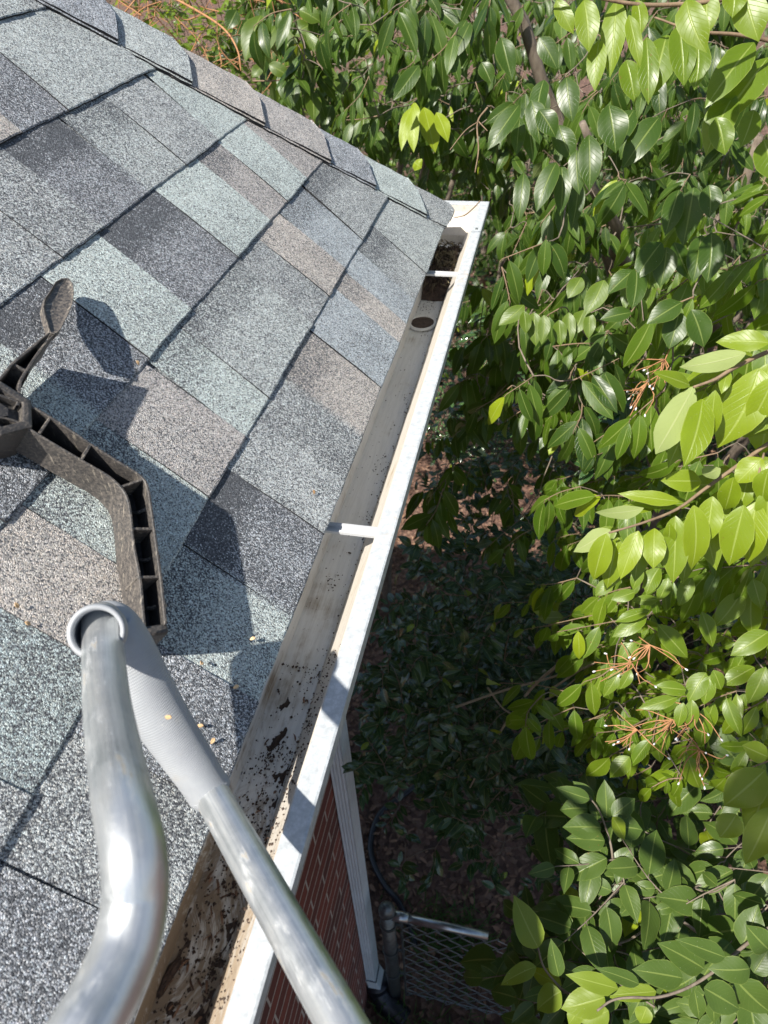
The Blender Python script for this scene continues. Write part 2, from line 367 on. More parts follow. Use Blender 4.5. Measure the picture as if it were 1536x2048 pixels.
# ------------------------------------------------------------------ leaves
TT = np.array([0, .04, .11, .21, .33, .46, .59, .71, .82, .90, .96, 1.0])
WW = np.array([.05, .25, .54, .81, .96, 1.0, .93, .77, .52, .29, .11, .01])
WB = np.array([.05, .34, .67, .91, 1.0, .98, .88, .70, .45, .24, .10, .01])
UU = np.array([-1, -.52, 0, .52, 1.0])
class Leaves:
    def __init__(s): s.r = []
    keep_clear = False
    def add(s, P, D, N, L, W, bend=.5, fold=.25, rnd=None, young=0.0):
        if s.keep_clear:          # nothing grows through the roof or into the gutter
            for q in (P, P + nz(D) * L * .6, P + nz(D) * L):
                if q[0] < -.115 and 3.45 < q[2] < 4.5 and q[1] < 2.0: return
        s.r.append((*P, *D, *N, L, W, bend, fold, random.random() if rnd is None else rnd, young))
    def build(s, name, mat, parent, broad=False):
        A = np.array(s.r, float); n = len(A)
        if n == 0: return None
        P, D, N = A[:, 0:3], A[:, 3:6], A[:, 6:9]; L, W, B, Fo, rn, yo = A[:, 9:].T
        D = D / np.linalg.norm(D, axis=1)[:, None]; N = N - D * (D * N).sum(1)[:, None]; N /= np.linalg.norm(N, axis=1)[:, None] + 1e-9
        S = np.cross(D, N); nt_, nu = len(TT), len(UU)
        Wp = WB if broad else WW
        ang = B[:, None] * TT[None, :]
        dt = np.diff(TT, prepend=0)[None, :] * L[:, None]
        X = np.cumsum(np.cos(ang) * dt, 1); Z = -np.cumsum(np.sin(ang) * dt, 1)
        half = .5 * W[:, None] * Wp[None, :] * (1 + .018 * np.random.randn(n, nt_))
        wav = .07 * W[:, None] * np.sin(TT[None, :] * (7 + 6 * yo[:, None]) + rn[:, None] * 40) * Wp[None, :]
        lat_ = np.random.randn(n) * .07; Sx = (lat_ * L)[:, None] * TT[None, :] ** 2
        skew = 1 + .10 * np.random.randn(n)[:, None] * (TT[None, :] - .5); half = half * skew
        V = np.zeros((n, nt_, nu, 3))
        Nl = np.cos(ang)[..., None] * N[:, None, :] + np.sin(ang)[..., None] * D[:, None, :]
        for j, u in enumerate(UU):
            off = Fo[:, None] * abs(u) * half * 1.0 + wav * (abs(u) ** 2) * np.sign(u) - .35 * Fo[:, None] * half * (abs(u) ** 2.5)
            V[:, :, j, :] = P[:, None, :] + X[..., None] * D[:, None, :] + Z[..., None] * N[:, None, :] + (u * half * np.cos(Fo[:, None] * .6) + Sx)[..., None] * S[:, None, :] + off[..., None] * Nl
        V = V.reshape(-1, 3)
        q = []
        for i in range(nt_ - 1):
            for j in range(nu - 1):
                a = i * nu + j; q.append((a, a + 1, a + 1 + nu, a + nu))
        q = np.array(q); nq = len(q)
        F = (q[None] + (np.arange(n) * nt_ * nu)[:, None, None]).reshape(-1, 4)
        me = bpy.data.meshes.new(name)
        me.vertices.add(len(V)); me.vertices.foreach_set('co', V.ravel())
        me.loops.add(F.size); me.loops.foreach_set('vertex_index', F.ravel().astype(np.int32))
        me.polygons.add(len(F)); me.polygons.foreach_set('loop_start', np.arange(0, F.size, 4, dtype=np.int32))
        me.update(calc_edges=True)
        me.polygons.foreach_set('use_smooth', np.ones(len(F), dtype=bool))
        uvl = me.uv_layers.new(name='UVMap')
        uvv = np.zeros((nt_, nu, 2)); uvv[:, :, 0] = (UU[None, :] + 1) / 2; uvv[:, :, 1] = TT[:, None]; uvv = uvv.reshape(-1, 2)
        uvl.data.foreach_set('uv', np.tile(uvv[q.ravel()], (n, 1)).ravel())
        for nm, arr in (('rnd', rn), ('young', yo)):
            a = me.attributes.new(nm, 'FLOAT', 'FACE'); a.data.foreach_set('value', np.repeat(np.clip(arr, 0, 1), nq).astype(np.float32))
        me.materials.append(mat); me.validate()
        o = bpy.data.objects.new(name, me); col.objects.link(o)
        if parent:
            o.parent = parent; o.matrix_parent_inverse = Matrix.Translation(parent.location).inverted()
        return o
def nz(v): v = np.array(v, float); return v / (np.linalg.norm(v) + 1e-9)
def rnv(s=1.0): return np.random.randn(3) * s
UPV = np.array([0, 0, 1.0])

class Plant:
    """one tree or shrub: trunk and limbs, twigs, crown"""
    def __init__(s, base):
        s.base = np.array(base, float); s.wood = MB(); s.twig = MB(); s.lv = Leaves(); s.lv.keep_clear = True; s.nodes = []
    def limb(s, pts, r0, r1, n=14):
        P = spline(pts, n); P[1:-1] += np.random.randn(n - 2, 3) * (r0 * .35)
        s.wood.tube(P, list(np.linspace(r0, r1, n)), 8); s.nodes += [p for p in P[n // 4:]]
    def join(s, p, r=.0015, maxl=2.0):
        if not s.nodes: return
        A = np.array(s.nodes); dd = np.linalg.norm(A - p, axis=1) + np.maximum(0, A[:, 2] - p[2]) * .5
        q = A[dd.argmin()]; l = np.linalg.norm(q - p)
        if l > maxl: q = p + (q - p) * (maxl / l); l = maxl
        m1 = p * .65 + q * .35 + rnv(.05 * l) + [0, 0, .05 * l]; m2 = p * .3 + q * .7 + rnv(.06 * l) - [0, 0, .02 * l]
        S = spline([q, m2, m1, p], 8); r1 = r * (1 + min(1.2, l * 1.5))
        s.wood.tube(S, list(np.linspace(r1, r * .7, 8)), 5, caps=False); s.nodes += [S[3], S[5], p]
    def spray(s, P, T, n, L, style='hang', F=(0, -.5, .8), W=.40, young=0.0, step=.022, join=True, rnd=None, bend=None):
        """a twig end with n leaves"""
        P = np.array(P, float); T = nz(T); F = np.array(F, float)
        ln = step * n; end = P + T * ln - np.array([0, 0, .15 * ln])
        if end[0] < -.10 and 3.45 < end[2] < 4.5 and end[1] < 2.05: return
        if join: s.join(P)
        pts = spline([P, (P + end) / 2 + rnv(.004), end], max(n, 3)); s.twig.tube(pts, list(np.linspace(.0017, .0009, len(pts))), 4, caps=False)
        lat = np.cross(T, UPV); lat = nz(lat) if np.linalg.norm(lat) > .1 else np.array([1., 0, 0])
        for i in range(n):
            p = pts[min(i, len(pts) - 1)]; sd = 1 if i % 2 else -1; last = i >= n - 1
            if style == 'hang': D = .35 * T + (.0 if last else .55) * lat * sd - .80 * UPV + rnv(.20)
            elif style == 'flat': D = .55 * T + (.0 if last else .85) * lat * sd - .12 * UPV + rnv(.16)
            else: D = .3 * T + .9 * nz(rnv()) * (1, 1, .5) + rnv(.2)          # whorl
            D = nz(D); N = F + rnv(.28)
            l = L * random.choice([random.uniform(.45, .8), random.uniform(.8, 1.18), random.uniform(.8, 1.18)]); ww = l * W * random.uniform(.85, 1.15)
            p2 = p + D * l * .09; s.twig.tube([p, p2], [.0009, .0008], 3, caps=False)
            s.lv.add(p2, D, N, l, ww, random.uniform(.15, .8) if bend is None else bend * random.uniform(.6, 1.4), random.uniform(.1, .45), None if rnd is None else min(1, max(0, rnd + random.uniform(-.25, .25))), max(0, young + random.uniform(-.15, .15)) if young > 0 else (random.random() < .015) * .8)
    def hero(s, b, t, w, d, dt=0.0, F=None, bend=.35, young=0.0, rnd=None, back=False, fold=.25):
        """a leaf laid between two points of the photograph at distance d from it; w is its width there in photo pixels"""
        P = at(b[0], b[1], d); Q = at(t[0], t[1], d + dt); D = Q - P; L = np.linalg.norm(D) * 1.04
        v = at(b[0], b[1], 0) - P
        N = nz(nz(v) + np.array(F if F is not None else (0, 0, .7)) + rnv(.22))
        if back: N = -N
        s.lv.add(P, nz(D) + N * bend * .35, N, L, max(w / FPX * d * 1.12, .25 * L), bend, fold, rnd, young)
    def tw(s, pts, r0, r1, d=None, mb=None):
        """twig through photo points (px,py,dist)"""
        P = spline([at(*p) for p in pts], max(6, 4 * len(pts))); (mb or s.twig).tube(P, list(np.linspace(r0, r1, len(P))), 6); return P
    def build(s, name, label, cat, leafmat, woodmat=BARK, twigmat=TWIG, group=None, broad=False, crown='crown'):
        root = empty(name, s.base); tag(root, label, cat, group)
        if s.wood.V: s.wood.build('trunk', woodmat, root, True)
        if s.twig.V: s.twig.build('twigs', twigmat, root, True)
        s.lv.build(crown, leafmat, root, broad)
        return root

# ================================================================== SETTING
g = mesh('ground', [(-60, -30, 0), (60, -30, 0), (60, 90, 0), (-60, 90, 0)], [(0, 1, 2, 3)], GROUND); tag(g, kind='structure')

# ================================================================== HOUSE
house = empty('brick_house', (-1.5, 0, 0)); tag(house, 'red brick house with grey hip roof of laminated asphalt shingles', 'house')
wb = MB(); wb.box((-4.5, -4.0, 0), (-.5, 1.25, EZ - .18)); wb.build('wall', BRICK, house)
fb = MB(); fb.box((-.284, -4.0, EZ - .175), (-.262, 1.755, EZ + .018)); fb.box((-4.2, 1.757, EZ - .175), (-.262, 1.779, EZ - .012)); fb.build('fascia', PAINT, house)
sb = MB(); sb.box((-4.2, -4.0, EZ - .172), (-.286, 1.755, EZ - .162)); sb.build('soffit', PAINT, house)

TINT = {'teal': (.42, .53, .53), 'mint': (.55, .645, .62), 'grey': (.52, .56, .56), 'lgrey': (.54, .60, .59), 'tan': (.54, .47, .41), 'brown': (.48, .43, .40), 'blue': (.41, .475, .525), 'char': (.46, .49, .54), 'slate': (.44, .48, .545)}
TONE = {'mint': .78, 'grey': .58, 'lgrey': .65, 'tan': .76, 'brown': .72, 'blue': .72, 'char': .40, 'slate': .56, 'dgrey': .48, 'teal': .50}
def kind_tt(kd):
    if kd == 'dgrey': return TONE['dgrey'], TINT['grey']
    return TONE[kd], TINT[kd]
# per course, from the hip towards the camera: (y of the lower boundary, blend, raised tab, printed dark band at its top)
SEG = {
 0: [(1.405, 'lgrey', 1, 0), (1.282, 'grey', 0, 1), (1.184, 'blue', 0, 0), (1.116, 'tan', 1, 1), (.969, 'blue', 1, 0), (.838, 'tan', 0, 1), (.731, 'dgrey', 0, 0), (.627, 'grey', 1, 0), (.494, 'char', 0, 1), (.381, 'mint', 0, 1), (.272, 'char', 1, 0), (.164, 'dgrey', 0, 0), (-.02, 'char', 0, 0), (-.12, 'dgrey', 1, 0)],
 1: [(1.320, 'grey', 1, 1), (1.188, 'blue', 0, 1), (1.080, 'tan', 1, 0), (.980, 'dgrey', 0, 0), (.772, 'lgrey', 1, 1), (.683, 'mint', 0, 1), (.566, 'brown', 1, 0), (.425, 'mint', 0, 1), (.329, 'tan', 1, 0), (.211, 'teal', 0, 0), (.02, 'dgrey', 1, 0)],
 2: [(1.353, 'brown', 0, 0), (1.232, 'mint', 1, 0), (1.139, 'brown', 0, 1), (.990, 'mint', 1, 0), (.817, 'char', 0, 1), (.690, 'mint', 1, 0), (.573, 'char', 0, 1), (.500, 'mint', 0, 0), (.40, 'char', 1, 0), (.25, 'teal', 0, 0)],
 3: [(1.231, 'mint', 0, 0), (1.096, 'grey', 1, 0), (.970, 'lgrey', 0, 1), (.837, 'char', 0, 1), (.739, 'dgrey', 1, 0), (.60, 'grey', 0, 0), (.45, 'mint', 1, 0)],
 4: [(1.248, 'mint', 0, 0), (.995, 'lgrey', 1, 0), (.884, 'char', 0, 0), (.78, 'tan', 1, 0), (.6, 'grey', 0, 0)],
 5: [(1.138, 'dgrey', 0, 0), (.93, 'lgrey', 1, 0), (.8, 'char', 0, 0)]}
roof = empty('roof', house.location); roof.parent = house; roof.matrix_parent_inverse = Matrix.Translation(house.location).inverted()
def tabs():
    EXP = .143; V = []; F = []; mi = []; tone = []; tint = []; band = []
    rg = random.Random(3)
    for k in range(0, 21):
        s0 = k * EXP; s1 = s0 + EXP + .012
        segs = list(SEG.get(k, [])); ytop = ridge_y(s0)
        y = segs[-1][0] if segs else ytop
        if not segs:
            y = ytop - rg.uniform(.05, .15); segs = [(y, 'grey', 0, 0)]
        while y > -1.6:
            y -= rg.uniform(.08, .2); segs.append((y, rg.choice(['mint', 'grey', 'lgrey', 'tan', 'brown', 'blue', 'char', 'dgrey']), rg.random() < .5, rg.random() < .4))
        yhi = ytop + .02
        wob = lambda yy: .0007 * math.sin(yy * 21 + k * 2) + .0003 * math.sin(yy * 113 + k)
        jt = [rg.uniform(-.03, .03) for _ in segs]
        for si, (ylo, kd, raised, bnd) in enumerate(segs):
            prev = (kind_tt(segs[si - 1][1])[0] + jt[si - 1], kind_tt(segs[si - 1][1])[1], segs[si - 1][2]) if si else None
            nxt = (kind_tt(segs[si + 1][1])[0] + jt[si + 1], kind_tt(segs[si + 1][1])[1], segs[si + 1][2]) if si + 1 < len(segs) else None
            n = max(2, int((yhi - ylo) / .008)) if ylo > -.3 else 2
            ys = np.linspace(yhi, ylo, n + 1); b = len(V); tn, tc = kind_tt(kd)
            tn += jt[si]
            r = .0019 if raised else 0
            ss = [s0 - (.0 if k else 0) , s0, s0 + .002, s0 + .045, s0 + .09, s1]
            nn = [-.0012, .0022 + r, .0032 + r, .0028 + r, .0020 + r * .8, .0006]
            lean = rg.uniform(-.006, .006)
            for iy, yy in enumerate(ys):
                e = wob(yy) + rg.uniform(-.0004, .0004)
                for j, (s_, n_) in enumerate(zip(ss, nn)):
                    ds = e if j <= 2 else 0
                    fy = yy + lean * (s_ - s0) / EXP
                    lim = ridge_y(s_) - .045
                    V.append(rf(s_ + ds, min(fy, lim), n_ + (rg.uniform(-.0003, .0003) if j else 0)))
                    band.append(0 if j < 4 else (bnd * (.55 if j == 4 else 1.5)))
                    vt = tn; vc = tc
                    if iy == 0 and prev and not raised and not prev[2]: vt = (tn + prev[0]) / 2; vc = tuple((a_ + b_) / 2 for a_, b_ in zip(tc, prev[1]))
                    if iy == n and nxt and not raised and not nxt[2]: vt = (tn + nxt[0]) / 2; vc = tuple((a_ + b_) / 2 for a_, b_ in zip(tc, nxt[1]))
                    tone.append(vt); tint.append((*vc, 1))
            ns = len(ss)
            for i in range(n):
                for j in range(ns - 1):
                    a = b + i * ns + j
                    F.append((a, a + 1, a + 1 + ns, a + ns)); mi.append(1 if j == 0 else 0)
            # cut sides of a raised tab
            for e0 in (b, b + n * ns):
                if raised:
                    q = len(V)
                    for j in range(1, ns): V.append(np.array(V[e0 + j])); band.append(0); tone.append(.3); tint.append((.3, .3, .3, 1))
                    for j in range(1, ns): V.append(np.array(V[e0 + j]) - NRM * .0028); band.append(0); tone.append(.3); tint.append((.3, .3, .3, 1))
                    for j in range(ns - 2):
                        F.append((q + j, q + j + 1, q + ns - 1 + j + 1, q + ns - 1 + j)); mi.append(1)
            yhi = ylo
    o = mesh('shingle_field', V, F, None, roof, False, [SH, ASPH], mi)
    me = o.data
    a = me.attributes.new('tone', 'FLOAT', 'POINT'); a.data.foreach_set('value', np.array(tone, np.float32))
    a = me.attributes.new('tint', 'FLOAT_COLOR', 'POINT'); a.data.foreach_set('color', np.array(tint, np.float32).ravel())
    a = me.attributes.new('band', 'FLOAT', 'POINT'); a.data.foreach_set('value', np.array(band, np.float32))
    return o
tabs()
# roof deck under the shingles, and the far slope behind the hip
db = MB()
def slab(mb, ring, n0, n1):
    V = [rf(s, y, n0) for s, y in ring] + [rf(s, y, n1) for s, y in ring]; k = len(ring)
    mb.add(V, [tuple(range(k - 1, -1, -1)), tuple(range(k, 2 * k))] + [(i, (i + 1) % k, (i + 1) % k + k, i + k) for i in range(k)])
slab(db, [(.010, -4.0), (3.0, -4.0), (3.0, ridge_y(3.0) - .05), (.010, ridge_y(.01) - .02)], -.018, -.0028)
rd = nz(np.array(rf(1, ridge_y(1))) - np.array(rf(0, ridge_y(0))))       # up the hip
xf = np.array([-1.0, 0, 0]); w2 = nz(-xf - rd * ((-xf) @ rd))
if w2[2] > 0: w2 = -w2
n2 = nz(np.cross(rd, w2)); n2 = n2 if n2[2] > 0 else -n2
A0 = rf(0, ridge_y(0), .001); A1 = rf(3.0, ridge_y(3.0), .001)
far = [A0, A1, A1 + xf * .6, A0 + xf * 4.0]
db.add([p for p in far] + [p - n2 * .015 for p in far], [(0, 1, 2, 3), (7, 6, 5, 4), (0, 4, 5, 1), (1, 5, 6, 2), (2, 6, 7, 3), (3, 7, 4, 0)])
dk = db.build('roof_deck', SH, roof)
for nm, ty, dm in (('tone', 'FLOAT', 'FACE'), ('band', 'FLOAT', 'FACE')):
    a = dk.data.attributes.new(nm, ty, dm); a.data.foreach_set('value', np.full(len(dk.data.polygons), .5 if nm == 'tone' else 0, np.float32))
a = dk.data.attributes.new('tint', 'FLOAT_COLOR', 'FACE'); a.data.foreach_set('color', np.tile(np.array([.5, .53, .55, 1], np.float32), len(dk.data.polygons)))
de = MB(); de.box((-.2605, -4.0, EZ - .035), (-.2455, 1.76, EZ + .004)); de.build('drip_edge', PAINT, roof)
# hip caps: each bent over the hip, lapped like scales
wp = np.array([-.66, -1.0]) / 1.198
capk = ['dgrey', 'mint', 'slate', 'brown', 'tan', 'lgrey', 'slate', 'grey', 'tan', 'mint', 'char', 'grey', 'brown', 'slate', 'lgrey', 'grey']
caps = [-.002, .112, .237, .335, .462, .583, .690] + [.690 + .117 * i for i in range(1, 16)]
for i in range(16):
    s0 = caps[i]; s1 = caps[i + 1] + .03; kd = capk[i]; V = []; F = []; mi = []
    us = np.linspace(-1, 1, 13); L = 9; lay = []
    for a in range(L):
        f = a / (L - 1); s = s0 + (s1 - s0) * f; y = ridge_y(s)
        for u in us:
            lift = .0155 - .0085 * f
            if u <= 0:      # near side of the hip
                ch = max(0, .018 * (1 - abs(u) * 3.2)) if a == 0 else 0
                sq = s + wp[0] * .108 * -u + ch; yq = y + wp[1] * .108 * -u - ch * .66
                if i == 0 and sq < -.003: yq += 0; sq = -.003
                q = rf(sq, yq, 0) + NRM * (lift - .003 * abs(u) - .0035 * (1 - abs(u)) ** 4)
            else:
                q0 = rf(s, y, 0); uu = .115 * u
                if i == 0: uu = min(uu, max(0, (1.792 - q0[1]) / w2[1]))
                q = q0 + w2 * uu + n2 * (lift - .003 * u) + (NRM * -.0035 * (1 - u) ** 4)
            V.append(q + NRM * .0006 * math.sin(a * 2.1 + u * 7 + i))
    nu = len(us); base = len(V)
    for a in range(L - 1):
        for b in range(nu - 1):
            F.append((a * nu + b, (a + 1) * nu + b, (a + 1) * nu + b + 1, a * nu + b + 1)); mi.append(0)
    # skirts: lower end and both long edges
    def skirt(idx, dv):
        q = len(V)
        for t in idx: V.append(np.array(V[t]) - dv)
        for t in range(len(idx) - 1): F.append((idx[t], idx[t + 1], q + t + 1, q + t)); mi.append(1)
    skirt(list(range(nu)), np.array([0, 0, .0052])); skirt([a * nu for a in range(L)], NRM * .0062); skirt([a * nu + nu - 1 for a in range(L)], n2 * .0062)
    # the doubled layer underneath shows as a second dark line
    if i > 0 or True:
        q = len(V)
        for a in range(L):
            f = a / (L - 1); s = s0 + (s1 - s0) * f
            for kx, nn_ in ((.1125 + .0015 * math.sin(a * 3 + i), .0078 - .004 * f), (.1125 + .0015 * math.sin(a * 3 + i), .0015), (.095, .0082 - .004 * f)):
                V.append(rf(max(-.002, s + wp[0] * kx), ridge_y(s) + wp[1] * kx, nn_))
        for a in range(L - 1):
            b0 = q + a * 3; F.append((b0, b0 + 3, b0 + 4, b0 + 1)); mi.append(1); F.append((b0 + 2, b0 + 5, b0 + 3, b0)); mi.append(0)
    o = mesh('hip_cap', V, F, None, roof, False, [SH, ASPH], mi)
    tn, tc = kind_tt(kd)
    a = o.data.attributes.new('tone', 'FLOAT', 'FACE'); a.data.foreach_set('value', np.full(len(F), tn + .05, np.float32))
    a = o.data.attributes.new('tint', 'FLOAT_COLOR', 'FACE'); a.data.foreach_set('color', np.tile(np.array([*tc, 1], np.float32), len(F)))
    a = o.data.attributes.new('band', 'FLOAT', 'FACE'); a.data.foreach_set('value', np.zeros(len(F), np.float32))

# ================================================================== GUTTER
gutter = empty('roof_gutter', (EX, 0, EZ - .1)); tag(gutter, 'white aluminium gutter along the roof edge, turning the corner at the hip', 'gutter')
YC = 1.806
def run(name, prof, mat, thick=.0012, solid=True, mats=None, y0=-1.6):
    """profile (out from the eave, z) swept along the eave, mitred, and on round the corner"""
    V = []; F = []; k = len(prof)
    ysn = list(np.linspace(y0, YC - .1, 40))
    for y in ysn:
        for o_, z_ in prof: V.append((EX + o_, y, EZ + z_ + .0006 * math.sin(y * 9)))
    for o_, z_ in prof: V.append((EX + o_, YC + o_, EZ + z_))
    for o_, z_ in prof: V.append((EX - 2.6, YC + o_, EZ + z_))
    for i in range(len(ysn) + 1):
        for j in range(k - 1):
            a = i * k + j; F.append((a, a + 1, a + 1 + k, a + k))
    o = mesh(name, V, F, mat, gutter)
    if solid:
        m = o.modifiers.new('sheet', 'SOLIDIFY'); m.thickness = thick; m.offset = -1
    return o
run('channel', [(-.0265, .000), (-.0265, -.100), (.0220, -.1005)], GUT_IN)
run('front_face', [(.0222, -.1005), (.0270, -.099), (.0300, -.080), (.0440, -.058), (.0520, -.044), (.0565, -.030), (.0585, -.0165)], GUT_FRONT)
lipo = run('rolled_lip', [(.0600, -.026), (.0600, -.0145), (.0612, -.0135), (.0800, -.0130), (.0822, -.0140), (.0826, -.0160), (.0826, -.0300), (.0800, -.0320)], LIP)
for p in lipo.data.polygons: p.use_smooth = False
def hanger(y, label=None):
    mb = MB()
    pr = [(-.0085, 0), (-.0085, .004), (-.005, .0045), (-.0035, .0015), (.0035, .0015), (.005, .0045), (.0085, .004), (.0085, 0)]
    V = []
    for x in (EX - .026, EX + .0595):
        for a, b in pr: V.append((x, y + a, EZ - .022 + b))
    k = len(pr); mb.add(V, [(i, (i + 1) % k, (i + 1) % k + k, i + k) for i in range(k)] + [tuple(range(k - 1, -1, -1)), tuple(range(k, 2 * k))])
    o = mb.build('hanger_strap', GUT_CLEAN, gutter); return recalc(o)
for y in (.665, 1.462, -.15, -.95): hanger(y)
# outlet ring in the floor
ob = MB(); oc = np.array([EX - .004, 1.392, EZ - .0985]); V = []; F = []
for i in range(48):
    a = 2 * math.pi * i / 48
    for r_, z_ in ((.036, .0), (.0345, .0035), (.030, .004), (.0275, .001), (.026, -.010)):
        V.append(oc + [r_ * .82 * math.cos(a) , r_ * 1.0 * math.sin(a), z_ + .0004 * random.random()])
for i in range(48):
    for j in range(4): F.append((i * 5 + j, ((i + 1) % 48) * 5 + j, ((i + 1) % 48) * 5 + j + 1, i * 5 + j + 1))
F.append(tuple(i * 5 + 4 for i in range(48)))
recalc(mesh('outlet_ring', V, F, GUT_IN, gutter, True))
hb = MB(); hb.tube([oc + [0, 0, .0012], oc + [0, 0, .0024]], .0245, 30); hb.build('outlet_hole', SOIL, gutter)
rv = MB(); c0 = np.array([EX + .071, 1.70, EZ - .0125]); rv.tube([c0, c0 + [0, 0, .0016]], [.0035, .0025], 10); rv.build('rivet', GALV, gutter, True)

# ================================================================== DOWNSPOUT
ds = empty('downspout', (-.475, 1.16, 0)); tag(ds, 'pale ribbed metal downspout on the brick wall, ending in a black drain pipe', 'downspout')
def ribbed(x0, x1, y0, y1):
    pts = []
    def side(a, b, nrib, nv):
        a = np.array(a); b = np.array(b)
        for i in range(nrib * 4):
            f = i / (nrib * 4); dd = -.0028 if (i % 4) in (2, 3) and 0 < i else 0
            pts.append(a + (b - a) * f + np.array(nv) * dd)
    side((x0, y0), (x1, y0), 4, (0, -1)); side((x1, y0), (x1, y1), 4, (1, 0)); side((x1, y1), (x0, y1), 3, (0, 1)); side((x0, y1), (x0, y0), 3, (-1, 0))
    return pts
pr = ribbed(-.496, -.449, 1.122, 1.198); V = []; k = len(pr)
for z in (.16, 3.36): V += [(p[0], p[1], z) for p in pr]
dpo = mesh('pipe', V, [(i, (i + 1) % k, (i + 1) % k + k, i + k) for i in range(k)] + [tuple(range(k, 2 * k))], SPOUT, ds)
eb = MB()   # offset elbow from the gutter outlet back to the wall
V = []
for (cx, cy, z) in ((-.472, 1.16, 3.36), (-.465, 1.17, 3.44), (-.26, 1.36, 3.53), (-.237, 1.389, 3.585)):
    for sx, sy in ((-1, -1), (1, -1), (1, 1), (-1, 1)): V.append((cx + sx * .025, cy + sy * .037, z))
eb.add(V, [(i * 4 + j, i * 4 + (j + 1) % 4, i * 4 + 4 + (j + 1) % 4, i * 4 + 4 + j) for i in range(3) for j in range(4)]); eb.build('offset_elbow', SPOUT, ds)
bt = MB(); V = []
for z, e in ((.215, .0045), (.15, .006), (.10, .010), (.085, .010)):
    for sx, sy in ((-1, -1), (1, -1), (1, 1), (-1, 1)): V.append((-.4725 + sx * (.0235 + e) + (.215 - z) * .16, 1.16 + sy * (.038 + e), z))
bt.add(V, [(i * 4 + j, i * 4 + (j + 1) % 4, i * 4 + 4 + (j + 1) % 4, i * 4 + 4 + j) for i in range(3) for j in range(4)]); bevel(bt.build('bottom_elbow', SPOUT, ds), .003)
pb = MB(); P = spline([(-.455, 1.155, .13), (-.45, 1.15, .05), (-.40, 1.10, -.0), (-.30, 1.05, -.03)], 36)
pb.tube(P, [.058 + .004 * (i % 2) for i in range(36)], 20); pb.build('drain_pipe', BLKPIPE, ds, True)
for z in (3.1,):
    sbx = MB(); sbx.box((-.4995, 1.1, z), (-.4475, 1.220, z + .025)); sbx.build('strap', SPOUT, ds)

# ================================================================== CHAIN-LINK FENCE
fence = empty('chain_link_fence', (-.37, 1.15, 0)); tag(fence, 'galvanised chain-link fence running out from the house beside the downspout', 'fence')
FX0, FY = -.365, 1.15
pm = MB(); pm.tube([(FX0, FY, 0), (FX0, FY, 1.06)], .031, 20); po = pm.build('terminal_post', GALV, fence, True)
cm = MB(); cm.tube([(FX0, FY, 1.055), (FX0, FY, 1.075), (FX0, FY, 1.09), (FX0, FY, 1.105), (FX0, FY, 1.115)], [.0345, .0345, .031, .020, .004], 20); cm.build('post_cap', GALV, po, True)
rm = MB(); rm.tube([(FX0 + .02, FY, 1.03), (FX0 + .09, FY, 1.03)], .022, 16); rm.tube([(FX0 + .085, FY, 1.03), (.055, FY - .004, 1.027)], .0175, 16); rm.build('top_rail', RAIL, fence, True)
for z in (.92, .62, .32):
    bm_ = MB(); ring = [(FX0 + .0335 * math.cos(a), FY + .0335 * math.sin(a)) for a in np.linspace(0, 2 * math.pi, 25)]
    for i in range(24):
        (xa, ya), (xb, yb) = ring[i], ring[i + 1]
        bm_.hexa([(xa, ya, z), (xb, yb, z), (xb * 1 + (xb - FX0) * .08, yb + (yb - FY) * .08, z), (xa + (xa - FX0) * .08, ya + (ya - FY) * .08, z), (xa, ya, z + .02), (xb, yb, z + .02), (xb + (xb - FX0) * .08, yb + (yb - FY) * .08, z + .02), (xa + (xa - FX0) * .08, ya + (ya - FY) * .08, z + .02)])
    bm_.box((FX0 + .03, FY - .004, z), (FX0 + .065, FY + .004, z + .02)); bm_.build('tension_band', GALV, fence)
tb = MB(); tb.box((FX0 + .055, FY - .0065, .03), (FX0 + .062, FY + .0065, 1.0)); tb.build('tension_bar', GALV, fence)
wm = MB(); px_ = .050; nz_ = 18
for i in range(26):        # zigzag wires, each hooked into its neighbour
    x0 = FX0 + .062 + i * px_
    pts = []
    for j in range(nz_ + 1):
        pts.append((x0 + (px_ * 1.04 if (i + j) % 2 else -px_ * .04), FY + (.003 if ((i + j) % 2) else -.003) - (x0 - FX0) * .01, .02 + j * .0550))
    wm.tube(pts, .0024, 5, caps=False)
wm.build('wire_mesh', GALVD, fence, True)
w2m = MB(); w2m.tube([(FX0 + .06, FY, .06), (.95, FY - .008, .06)], .0022, 6); w2m.build('tension_wire', GALVD, fence, True)
p2 = MB(); p2.tube([(.93, FY - .01, 0), (.93, FY - .01, 1.06)], .024, 14); p2.build('line_post', GALV, fence, True)

# ================================================================== HOSE ON THE GROUND
hs = MB(); hp = spline([(-.30, 2.75, .015), (-.36, 2.45, .014), (-.427, 2.296, .03), (-.528, 2.18, .02), (-.635, 2.047, .02), (-.653, 1.875, .018), (-.609, 1.757, .02), (-.518, 1.643, .035), (-.436, 1.575, .05), (-.36, 1.49, .02), (-.30, 1.38, .012)], 90)
hs.tube(hp, [.0165 + .0012 * (i % 2) for i in range(90)], 12); tag(hs.build('garden_hose', BLKPIPE, None, True), 'black corrugated drain hose curving over the leaf litter behind the downspout', 'hose')

